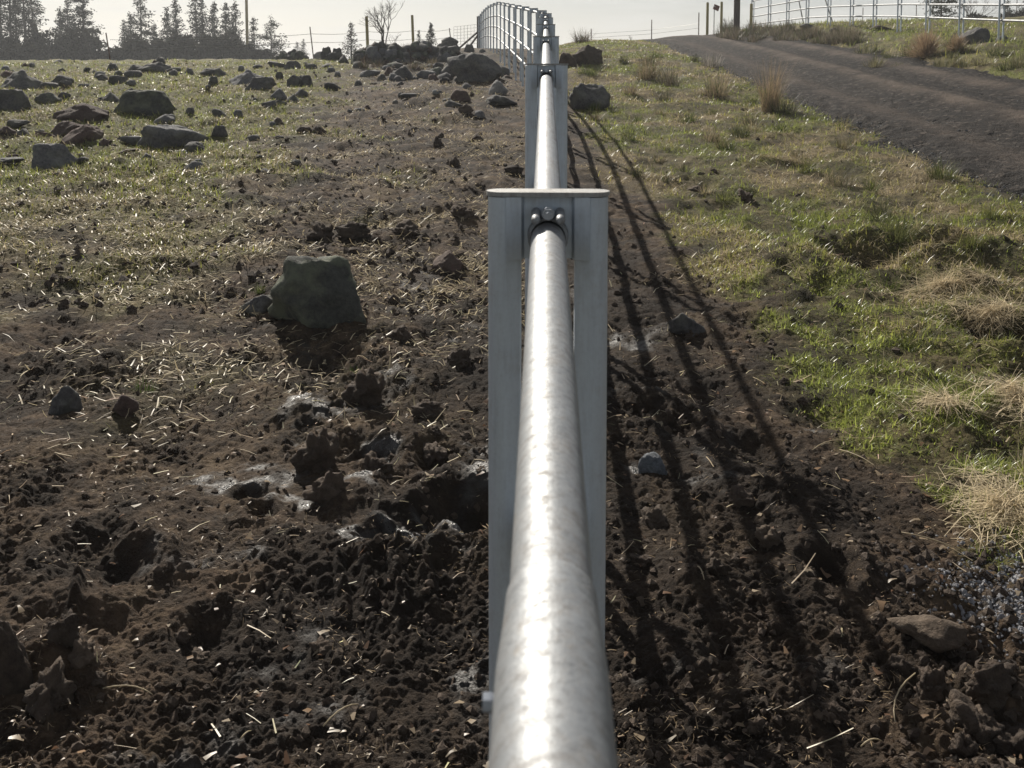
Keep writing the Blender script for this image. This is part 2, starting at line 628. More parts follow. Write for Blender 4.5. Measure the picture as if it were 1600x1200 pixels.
def mat_galv(name, rough=.36, dirt=.5, base=(.70, .715, .73), metal=1.0, lines=0, grain=.80):
    m, n, b = new_mat(name)
    tcn = n.nodes.new('ShaderNodeTexCoord')
    geo = n.nodes.new('ShaderNodeNewGeometry')
    O = tcn.outputs['Object']
    st = n.nodes.new('ShaderNodeMapping')
    st.inputs['Scale'].default_value = (60, 60, 5)
    n.links.new(O, st.inputs['Vector'])
    streak = tex(n, st.outputs[0], 1.0, 5, .65).outputs['Fac']
    blot = tex(n, O, 22, 5, .7).outputs['Fac']
    sp = tex(n, O, 190, kind='Voronoi')
    c = ramp(n, streak, [(.3, [x * grain for x in base]), (.7, base)])
    if lines:
        s2 = n.nodes.new('ShaderNodeMapping')
        s2.inputs['Scale'].default_value = (170, 170, .5)
        n.links.new(O, s2.inputs['Vector'])
        ln = tex(n, s2.outputs[0], 1.0, 3, .6).outputs['Fac']
        c = mix(n, ramp(n, ln, [(.38, .55), (.47, 0)]), c, [x * .55 for x in base])
        fl = tex(n, O, 75, 5, .8).outputs['Fac']
        c = mix(n, ramp(n, fl, [(.57, 0), (.69, .5)]), c, (.20, .17, .135))
    c = mix(n, ramp(n, sp.outputs['Distance'], [(0, .22), (.6, 0)]), c, [x * .7 for x in base])
    c = mix(n, ramp(n, blot, [(.52, 0), (.72, .35)]), c, (.50, .50, .49))
    d1 = tex(n, st.outputs[0], 1.7, 6, .75).outputs['Fac']
    dm = math_n(n, 'MULTIPLY', ramp(n, math_n(n, 'MULTIPLY', d1, math_n(n, 'ADD', blot, .5)), [(.46, 0), (.86, 1)]), dirt)
    c = mix(n, dm, c, (.10, .075, .055))
    n.links.new(c, b.inputs['Base Color'])
    n.links.new(math_n(n, 'MULTIPLY_ADD', dm, -.9 * metal, metal), b.inputs['Metallic'])
    n.links.new(math_n(n, 'ADD', math_n(n, 'MULTIPLY_ADD', (fl if lines else blot), .34 if lines else .16, rough - (.16 if lines else .08)), math_n(n, 'MULTIPLY', dm, .4)), b.inputs['Roughness'])
    bump(n, b, math_n(n, 'MULTIPLY_ADD', streak, .6, math_n(n, 'MULTIPLY', (fl if lines else blot), .6)), .22 if lines else .12, .004)
    return m


def mat_leafy(name, translucent=.45, spec=.0):
    m = bpy.data.materials.new(name)
    m.use_nodes = True
    n = m.node_tree
    n.nodes.clear()
    o = n.nodes.new('ShaderNodeOutputMaterial')
    a = attr(n, 'tint')
    d = n.nodes.new('ShaderNodeBsdfDiffuse')
    t = n.nodes.new('ShaderNodeBsdfTranslucent')
    mx = n.nodes.new('ShaderNodeMixShader')
    mx.inputs[0].default_value = translucent
    n.links.new(a.outputs['Color'], d.inputs['Color'])
    n.links.new(a.outputs['Color'], t.inputs['Color'])
    n.links.new(d.outputs[0], mx.inputs[1])
    n.links.new(t.outputs[0], mx.inputs[2])
    last = mx.outputs[0]
    if spec:
        g = n.nodes.new('ShaderNodeBsdfGlossy')
        g.inputs['Roughness'].default_value = .35
        m2 = n.nodes.new('ShaderNodeMixShader')
        m2.inputs[0].default_value = spec
        n.links.new(last, m2.inputs[1])
        n.links.new(g.outputs[0], m2.inputs[2])
        last = m2.outputs[0]
    n.links.new(last, o.inputs['Surface'])
    return m


def mat_wood(name, c0, c1, scale=(30, 30, 2.5)):
    m, n, b = new_mat(name)
    tcn = n.nodes.new('ShaderNodeTexCoord')
    st = n.nodes.new('ShaderNodeMapping')
    st.inputs['Scale'].default_value = scale
    n.links.new(tcn.outputs['Object'], st.inputs['Vector'])
    f = tex(n, st.outputs[0], 1, 5, .7).outputs['Fac']
    n.links.new(ramp(n, f, [(.3, c0), (.7, c1)]), b.inputs['Base Color'])
    b.inputs['Roughness'].default_value = .85
    bump(n, b, f, .5, .01)
    return m


def mat_plain(name, c, rough=.6, metal=0):
    m, n, b = new_mat(name)
    geo = n.nodes.new('ShaderNodeNewGeometry')
    f = tex(n, geo.outputs['Position'], 18, 4, .6).outputs['Fac']
    n.links.new(ramp(n, f, [(.3, [x * .75 for x in c]), (.7, c)]), b.inputs['Base Color'])
    b.inputs['Roughness'].default_value = rough
    b.inputs['Metallic'].default_value = metal
    return m


M_GROUND = mat_ground()
M_ROAD = mat_road()
M_BASALT = mat_rock('dark_basalt', (.036, .035, .038), (.115, .111, .110), (.15, .15, .12), .55)
M_GREY = mat_rock('grey_lichen_rock', (.055, .055, .062), (.165, .165, .17), (.22, .22, .20), .6)
M_RED = mat_rock('red_brown_rock', (.042, .028, .025), (.11, .074, .063), (.12, .10, .08), .35)
M_MOSSY = mat_rock('mossy_rock', (.038, .041, .039), (.098, .10, .088), (.165, .18, .125), .85)
M_TAN = mat_rock('tan_stone', (.05, .036, .026), (.125, .092, .066), (.17, .13, .095), .5)
M_CLOD = mat_rock('mud_clod', (.025, .018, .0135), (.075, .054, .040), (.11, .083, .06), .5)
M_PALE = mat_rock('pale_plaster_lump', (.06, .068, .076), (.13, .14, .155), (.19, .20, .21), .4)
M_RAIL = mat_galv('galvanised_pipe', .52, .8, (.315, .33, .345), .42, 1)
M_POST = mat_galv('galvanised_post', .45, .28, (.57, .635, .70), .38, 0, .95)
M_CAP = mat_galv('weathered_cap', .55, .8, (.36, .36, .35), .2)
M_BOLT = mat_galv('zinc_bolt', .30, .0, (.34, .37, .42))
M_LEAF = mat_leafy('grass_blades', .55, .05)
M_STRAW = mat_leafy('straw_stems', .30, .022)
M_NEEDLE = mat_leafy('needles', .22)
M_BARK = mat_wood('bark', (.035, .028, .024), (.085, .07, .06), (6, 6, 1.5))
M_TWIG = mat_wood('grey_twigs', (.05, .045, .04), (.11, .10, .09), (9, 9, 3))
M_WOOD = mat_wood('weathered_wood', (.22, .185, .07), (.42, .36, .16))
M_DARKWOOD = mat_wood('dark_wood', (.035, .026, .022), (.085, .06, .05))
M_POLE = mat_wood('pole_wood', (.26, .21, .10), (.45, .37, .2))
M_RUST = mat_plain('rusty_steel', (.13, .075, .055), .7, .4)
M_WIRE = mat_plain('dull_wire', (.23, .23, .22), .55, .6)
M_SIGN = mat_plain('faded_red_plate', (.16, .045, .035), .7)
M_WHITE = mat_plain('white_plate', (.7, .7, .7), .6)

# ------------------------------------------------------------------ ground sheet
NROW, NCOL = 1150, 760
# rows evenly spread over the angle at which the ground is seen
inv = np.linspace(1 / 1.9, 1 / 62.0, NROW)
rows = 1 / inv
rows = np.concatenate([[-70, -45, -25, -14, -8, -4.5, -2, -.6, .4, 1.0, 1.4, 1.65], rows, [70, 85, 105, 130, 160, 200, 260, 340, 480, 700, 1000, 1550]])
s = np.linspace(-1, 1, NCOL)
side = 1 + np.geomspace(.004, 39, 46)
s = np.concatenate([-side[::-1], s, side])
wid = .53 * (np.maximum(rows, 0) + 1.0)
X = np.outer(wid, np.clip(s, -1, 1)) + np.outer(np.maximum(wid, 3) ** .55 * 3.2, np.sign(s) * np.maximum(np.abs(s) - 1, 0)) + np.outer(wid, np.sign(s) * np.maximum(np.abs(s) - 1, 0)) * .5
X = X - np.outer(rows.clip(0) * math.tan(YAW), np.ones_like(s))
Y = np.repeat(rows[:, None], len(s), 1)
dyr = np.gradient(rows)
dxr = 2 * wid / NCOL
DY = np.repeat(np.maximum(dyr * .62, dxr)[:, None], len(s), 1)
DY = np.maximum(DY, np.abs(np.gradient(X, axis=1)))
xf, yf, df = X.ravel(), Y.ravel(), DY.ravel()
Zf = height(xf, yf, df)
g_, dry_, wet_, road_, straw_ = zones(xf, yf)
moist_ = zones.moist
Zf = Zf - .05 * road_
nr, nc = X.shape
ii = np.arange(nr * nc).reshape(nr, nc)
F = np.stack([ii[:-1, :-1], ii[:-1, 1:], ii[1:, 1:], ii[1:, :-1]], -1).reshape(-1, 4)
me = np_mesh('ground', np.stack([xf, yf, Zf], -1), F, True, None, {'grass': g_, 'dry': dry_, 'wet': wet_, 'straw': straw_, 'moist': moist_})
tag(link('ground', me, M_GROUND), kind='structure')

# ------------------------------------------------------------------ gravel road (ragged edges dip under the turf)
ry = 1 / np.linspace(1 / 7.0, 1 / 72.0, 640)
ry = np.concatenate([[-40, -20, -8, -2, 1.5, 4, 5.5, 6.3], ry])
rs = np.linspace(-.12, 1.12, 190)
RX = ROAD_L + (ROAD_R - ROAD_L) * rs[None] + road_shift(ry)[:, None]
RY = np.repeat(ry[:, None], len(rs), 1)
x_, y_ = RX.ravel(), RY.ravel()
sv = np.repeat(rs[None], len(ry), 0).ravel()
e = np.minimum(sv, 1 - sv) * (ROAD_R - ROAD_L)
nzr = fbm(x_, y_, 1.3, 4, 301)
lift = np.clip((e - .12 + .30 * nzr + .22 * fbm(x_, y_, .34, 3, 305)) / .35, -1, 1) * .05
tracks = np.exp(-((sv - .27) / .07) ** 2) + np.exp(-((sv - .66) / .07) ** 2)
crown = .03 * (np.exp(-((sv - .47) / .05) ** 2) + .8 * np.exp(-((sv - .80) / .04) ** 2)) + .02 * np.sin(np.clip(sv, 0, 1) * np.pi) - .055 * tracks + .02 * np.exp(-((sv - .47) / .06) ** 2)
RZ = height0(x_, y_) + lift + crown + .022 * fbm(x_, y_, .5, 4, 311, .65) * sst(70, 25, y_)
nr, nc = RX.shape
ii = np.arange(nr * nc).reshape(nr, nc)
F = np.stack([ii[:-1, :-1], ii[:-1, 1:], ii[1:, 1:], ii[1:, :-1]], -1).reshape(-1, 4)
ridge = np.exp(-((sv - .47 + .015 * nzr) / .055) ** 2) + .9 * np.exp(-((sv - .78 + .012 * nzr) / .05) ** 2) + .6 * np.exp(-((sv - .20 + .02 * nzr) / .06) ** 2)
me = np_mesh('gravel_road', np.stack([x_, y_, RZ], -1), F, True, None, {'track': np.clip(ridge * (.7 + .5 * nzr), 0, 1)})
tag(link('gravel_road', me, M_ROAD), kind='structure')


def hg(x, y):
    """smooth-ish ground height for putting things down (arrays)"""
    return height(np.asarray(x, float), np.asarray(y, float), np.full(np.shape(x), .03))


# ------------------------------------------------------------------ main pipe fence
SP = 2.4
RAIL_H = [1.596, 1.22, .86, .50]
RR, RS = .0215, .0256
post_y = [-1.1 + SP * k for k in range(0, 24)]


def fence_x(y):
    return np.interp(y, [-5, 13.3, 15.7, 18.1, 20.5, 22.9, 25.3, 32.5, 51.7, 60], [0, 0, -.06, -.21, -.40, -.61, -.83, -1.48, -3.3, -4.1])


def fence_z(y):
    """axis height of the top rail above datum"""
    return np.interp(y, [-5, 33, 40, 45, 52, 60], [1.596 - .3675, 1.596 + 33 * .0735, 4.33, 4.47, 4.57, 4.6])


def oval(w0, w1, d, n=5):
    """D-shaped leg section: flat inner side at w0, rounded outer side at w1 (either sign)"""
    sgn = 1 if w1 > w0 else -1
    r = d * .48
    ww = abs(w1 - w0)
    pts = [(w0, -d / 2 + .0075), (w0 + sgn * .0015, -d / 2 + .0052), (w0 + sgn * ww * .2, -d / 2 + .0032), (w0 + sgn * ww * .38, -d / 2 + .0012)]
    cx = w1 - sgn * r
    for i in range(n + 1):
        t = -math.pi / 2 + math.pi * i / n
        pts.append((cx + sgn * r * math.cos(t), r * math.sin(t) * (d / 2) / r))
    pts += [(w0 + sgn * .004, d / 2), (w0, d / 2 - .004)]
    if sgn < 0:
        pts = pts[::-1]
    return pts


def racetrack(hx, hy, n=8):
    pts = []
    for sx in (1, -1):
        for i in range(n + 1):
            t = -math.pi / 2 + math.pi * i / n
            c = (hx - hy) * sx
            pts.append((c + sx * hy * math.cos(t), sx * hy * math.sin(t)))
    return pts


_ico = {}


def ico(sub):
    if sub not in _ico:
        bm = bmesh.new()
        bmesh.ops.create_icosphere(bm, subdivisions=sub, radius=1)
        V = np.array([v.co[:] for v in bm.verts])
        F = np.array([[v.index for v in f.verts] for f in bm.faces])
        bm.free()
        _ico[sub] = (V, F)
    return _ico[sub]


def post_parts():
    P = {}
    for nm, a, c in (('l', -.034, -.077), ('r', .034, .077)):
        b = MB()
        b.prism(oval(a, c, .040), -.35, 1.645)
        P['leg_' + nm] = b.mesh('leg', True, R(50))
    b = MB()
    b.prism(racetrack(.0785, .0210), 1.6462, 1.6518)
    me = b.mesh('cap_plate')
    P['cap'] = me
    # web plate: hangs from the cap between the legs, with its two bent flanges lying on the legs
    b = MB()
    b.prism([(-.0525, -.0204), (-.0338, -.0162), (-.0325, -.004), (.0325, -.004), (.0338, -.0162), (.0525, -.0204),
             (.0525, -.0222), (.0335, -.0180), (.0300, -.0070), (-.0300, -.0070), (-.0335, -.0180), (-.0525, -.0222)][::-1], 1.566, 1.6455)
    P['web'] = b.mesh('post')
    # clamp: a saddle band round the pipe with two rounded lugs
    b = MB()
    ring = []
    n = 28
    V, F = [], []
    for i in range(n):
        t = 2 * math.pi * i / n
        for (rr, yy) in ((RR + .0004, -.034), (RR + .0036, -.034), (RR + .0046, -.008), (RR + .0004, -.008)):
            V.append((rr * math.sin(t), yy, rr * math.cos(t)))
    for i in range(n):
        j = (i + 1) % n
        for k in range(4):
            l = (k + 1) % 4
            F.append((i * 4 + k, i * 4 + l, j * 4 + l, j * 4 + k))
    b.add(V, F)
    for sx in (-1, 1):
        zt = lambda y: .0305 + .0735 * y
        b.tube([(sx * .0150, yy, zt(yy)) for yy in (-.0640, -.0632, -.0605, -.055, -.012, -.006)], [.0013, .0038, .0054, .0060, .0060, .005], 16)
    P['clamp'] = b.mesh('clamp', True, R(40))
    b = MB()
    b.tube([(0, -.045, .0322), (0, -.040, .0322)], .0080, 14)
    hexp = [(.0070 * math.cos(R(60 * i)), .0070 * math.sin(R(60 * i))) for i in range(6)]
    V = [(x, -.0525, z + .0322) for x, z in hexp] + [(x, -.045, z + .0322) for x, z in hexp]
    b.add(V, [tuple(range(6)), tuple(range(11, 5, -1))] + [(i, 6 + i, 6 + (i + 1) % 6, (i + 1) % 6) for i in range(6)])
    b.tube([(0, -.058, .0322), (0, -.008, .0322)], .0036, 8)
    P['bolt'] = b.mesh('bolt', False)
    return P


PP = post_parts()


def rail_mesh(L, r=RR, n=20):
    b = MB()
    b.tube([(0, 0, 0), (0, 0, L)], r, n, True)
    me = b.mesh('rail', True, R(40))
    return me


def place_rail(parent, a, c, me, L0, thick=1.0):
    a, c = Vector(a), Vector(c)
    d = c - a
    o = link('rail', me, M_RAIL, parent)
    o.rotation_euler = d.to_track_quat('Z', 'X').to_euler()
    o.location = a
    o.scale = (thick, thick, d.length / L0)
    return o


def build_fence(root, pts, heights, near=0, detail=99):
    """pts: list of (x, y, z of ground datum). Posts square to the line; every rail of every span a part"""
    rmesh = rail_mesh(2.4)
    rsmall = rail_mesh(2.4, RR, 10)
    n = len(pts)
    for k, (x, y, z) in enumerate(pts):
        a = pts[max(k - 1, 0)]; c = pts[min(k + 1, n - 1)]
        rz = math.atan2(-(c[0] - a[0]), c[1] - a[1])
        post = link('post', PP['web'], M_POST, root)
        post.location = (x, y, z)
        post.rotation_euler = (0, 0, rz)
        link('leg', PP['leg_l'], M_POST, post)
        link('leg', PP['leg_r'], M_POST, post)
        link('cap_plate', PP['cap'], M_CAP, post)
        if k < detail:
            cl = link('clamp', PP['clamp'], M_RAIL, post)
            cl.location = (0, 0, 1.596)
            bo = link('bolt', PP['bolt'], M_BOLT, post)
            bo.location = (0, 0, 1.596)
    for k in range(n - 1):
        for h in heights:
            if k == 0 and near:
                continue
            a = Vector(pts[k]); c = Vector(pts[k + 1])
            place_rail(root, a + Vector((0, 0, h)), c + Vector((0, 0, h)), rmesh if k < 4 else rsmall, 2.4, 1.0 if h > 1.5 else 1.25)


fence = empty('pipe_fence', (0, 0, 0))
tag(fence, 'silver pipe fence running uphill from the bottom edge between the muddy field and grassy verge', 'fence', 'galvanised pipe fences')
pts = []
for y in post_y:
    if y > 52.5:
        break
    pts.append((float(fence_x(y)), y, float(fence_z(y)) - 1.596))
build_fence(fence, pts, RAIL_H, near=1, detail=8)
# the near span: the far pipe slips into the swaged, wider end of the next length
JY = .478
for h in RAIL_H:
    zf = lambda y: h + .0735 * y
    b = MB()
    b.tube([(0, JY - .05, zf(JY - .05)), (0, 1.3, zf(1.3))], RR if h > 1.5 else RR * 1.25, 40)
    link('rail', b.mesh('rail', True, R(40)), M_RAIL, fence)
    b = MB()
    ys = [-1.1, .2, JY - .046, JY - .036, JY - .022, JY - .004, JY + .012, JY + .021, JY + .0215]
    rs_ = [RS, RS, RS, RS * .993, RS * .970, RS * .930, RR * 1.085, RR * 1.072, RR * 1.068]
    b.tube([(0, y, zf(y)) for y in ys], rs_, 48)
    sl = link('rail', b.mesh('swaged_rail', True, R(60)), M_RAIL, fence)
    if h == RAIL_H[0]:
        sl['label'] = 'wider swaged pipe end nearest the camera'
        b = MB()
        y0 = .432
        z0 = zf(y0) - .006
        b.tube([(-.022, y0, z0), (-.0295, y0, z0)], .0038, 12)
        hexp = [(y0 + .0045 * math.cos(R(60 * i + 15)), z0 + .0045 * math.sin(R(60 * i + 15))) for i in range(6)]
        V = [(-.0265, a, c) for a, c in hexp] + [(-.0305, a, c) for a, c in hexp]
        b.add(V, [tuple(range(6)), tuple(range(11, 5, -1))] + [(i, 6 + i, 6 + (i + 1) % 6, (i + 1) % 6) for i in range(6)])
        link('screw', b.mesh('screw'), M_BOLT, sl)

# ------------------------------------------------------------------ fence across the road
rfence = empty('pipe_fence', (0, 0, 0))
tag(rfence, 'bright silver pipe fence along the bank beyond the dark gravel road', 'fence', 'galvanised pipe fences')
rp = []
for k in range(-2, 11):
    y = 25.2 + 2.4 * k
    x = float(np.interp(y, [0, 36, 39, 41, 45, 49, 54], [10.9, 10.95, 10.8, 10.62, 10.25, 9.8, 9.1]))
    z = float(np.interp(y, [20, 25, 33, 41, 47, 54], [2.28, 2.58, 3.10, 3.50, 3.55, 3.55]))
    rp.append((x, y, z))
build_fence(rfence, rp, [1.596, 1.235, .87, .50], near=0, detail=0)

# ------------------------------------------------------------------ stones
def stone_shape(seed, kind='round', sub=3, peak=0.0, rough=.05, size=1.0):
    """unit stone: x,y in -.5...5, z 0..1 (its underside goes below 0)"""
    rg = np.random.default_rng(seed)
    V, F = ico(sub)
    V = V / np.linalg.norm(V, axis=1)[:, None]
    npl = {'round': 15, 'block': 11, 'pyramid': 12, 'slab': 11, 'clod': 22}[kind]
    N = rg.normal(size=(npl, 3))
    N /= np.linalg.norm(N, axis=1)[:, None]
    D = rg.uniform(.62, 1.0, npl)
    if kind == 'block':
        ex = np.array([[0, .08, 1], [.12, -1, .18], [1, .1, .12], [-1, .15, .2], [0, 1, .1]])
        N = np.vstack([N, ex / np.linalg.norm(ex, axis=1)[:, None]])
        D = np.concatenate([D * 1.25, [.62, .72, .78, .78, .75]])
    if kind == 'slab':
        ex = np.array([[.15, -.12, 1], [-.2, .2, 1]])
        N = np.vstack([N, ex / np.linalg.norm(ex, axis=1)[:, None]])
        D = np.concatenate([D * 1.2, [.5, .58]])
    if kind == 'pyramid':
        ex = np.array([[.75, -.35, .62], [-.75, -.3, .62], [.1, .8, .6], [0, -.9, .45]]) + rg.normal(scale=.12, size=(4, 3))
        N = np.vstack([N, ex / np.linalg.norm(ex, axis=1)[:, None]])
        D = np.concatenate([D * 1.25, [.55, .55, .6, .62]])
    dots = V @ N.T
    r = np.where(dots > .05, D[None] / np.maximum(dots, .05), 9)
    kk = 30.0
    rr = (np.sum(np.maximum(r, .2) ** (-kk), axis=1)) ** (-1 / kk)
    P = V * rr[:, None]
    off = rg.uniform(0, 50, 3)
    disp = np.array([mnoise.fractal(Vector(p * 1.9 + off), .8, 2.1, 5) for p in V])
    ridg = np.array([abs(mnoise.noise(Vector(p * 4.2 + off))) for p in V]) if kind == 'clod' else 0
    P = P * (1 + disp * rough * 1.5 + (ridg * .28 if kind == 'clod' else 0))[:, None]
    lo, hi = P.min(0), P.max(0)
    P = (P - (lo + hi) / 2) / (hi - lo)
    P[:, 2] = (P[:, 2] + .5) * 1.32 - .32
    if kind in ('block', 'round'):
        P[:, :2] *= (1 - .26 * np.clip(P[:, 2], 0, 1) ** 1.5)[:, None]
    if peak:
        P[:, 0] += peak * .5 * np.clip(P[:, 2], 0, 1)
    return P, F


def put_stone(name, u0, u1, vt, vb, kind, mat, label, cat='rock', group='rocks strewn over the field', dr=.8, seed=0, peak=0., sub=3, rz=None, tilt=0., dist=None, rough=.07, sink=0.):
    um = (u0 + u1) / 2
    p = at(um, vb, height1) if dist is None else at_y(um, vb, dist)
    d = (p - EYE).length
    wd = (u1 - u0) / FPX * d
    dp = wd * dr
    vd = Vector((p.x - EYE.x, p.y - EYE.y, 0))
    hd = max(vd.length, .1)
    vd.normalize()
    slope = (EYE.z - p.z) / hd + .0735
    c = p + vd * dp * .42
    zc = hz(c.x, c.y) if dist is None else p.z
    h = (vb - vt) / FPX * d - .38 * dp * max(slope, 0) - (zc - p.z) * .6
    h = max(h, .22 * wd)
    V, F = stone_shape(seed * 7 + 3, kind, sub, peak, rough)
    me = np_mesh(name, V * np.array([wd * 1.02, dp, h]), F, True)
    o = link(name, me, mat)
    o.location = (c.x, c.y, zc - sink * h)
    view = math.atan2(-vd.x, vd.y)
    o.rotation_euler = (tilt, 0, view + (random.uniform(-.15, .15) if rz is None else rz))
    tag(o, label, cat, group)
    return o


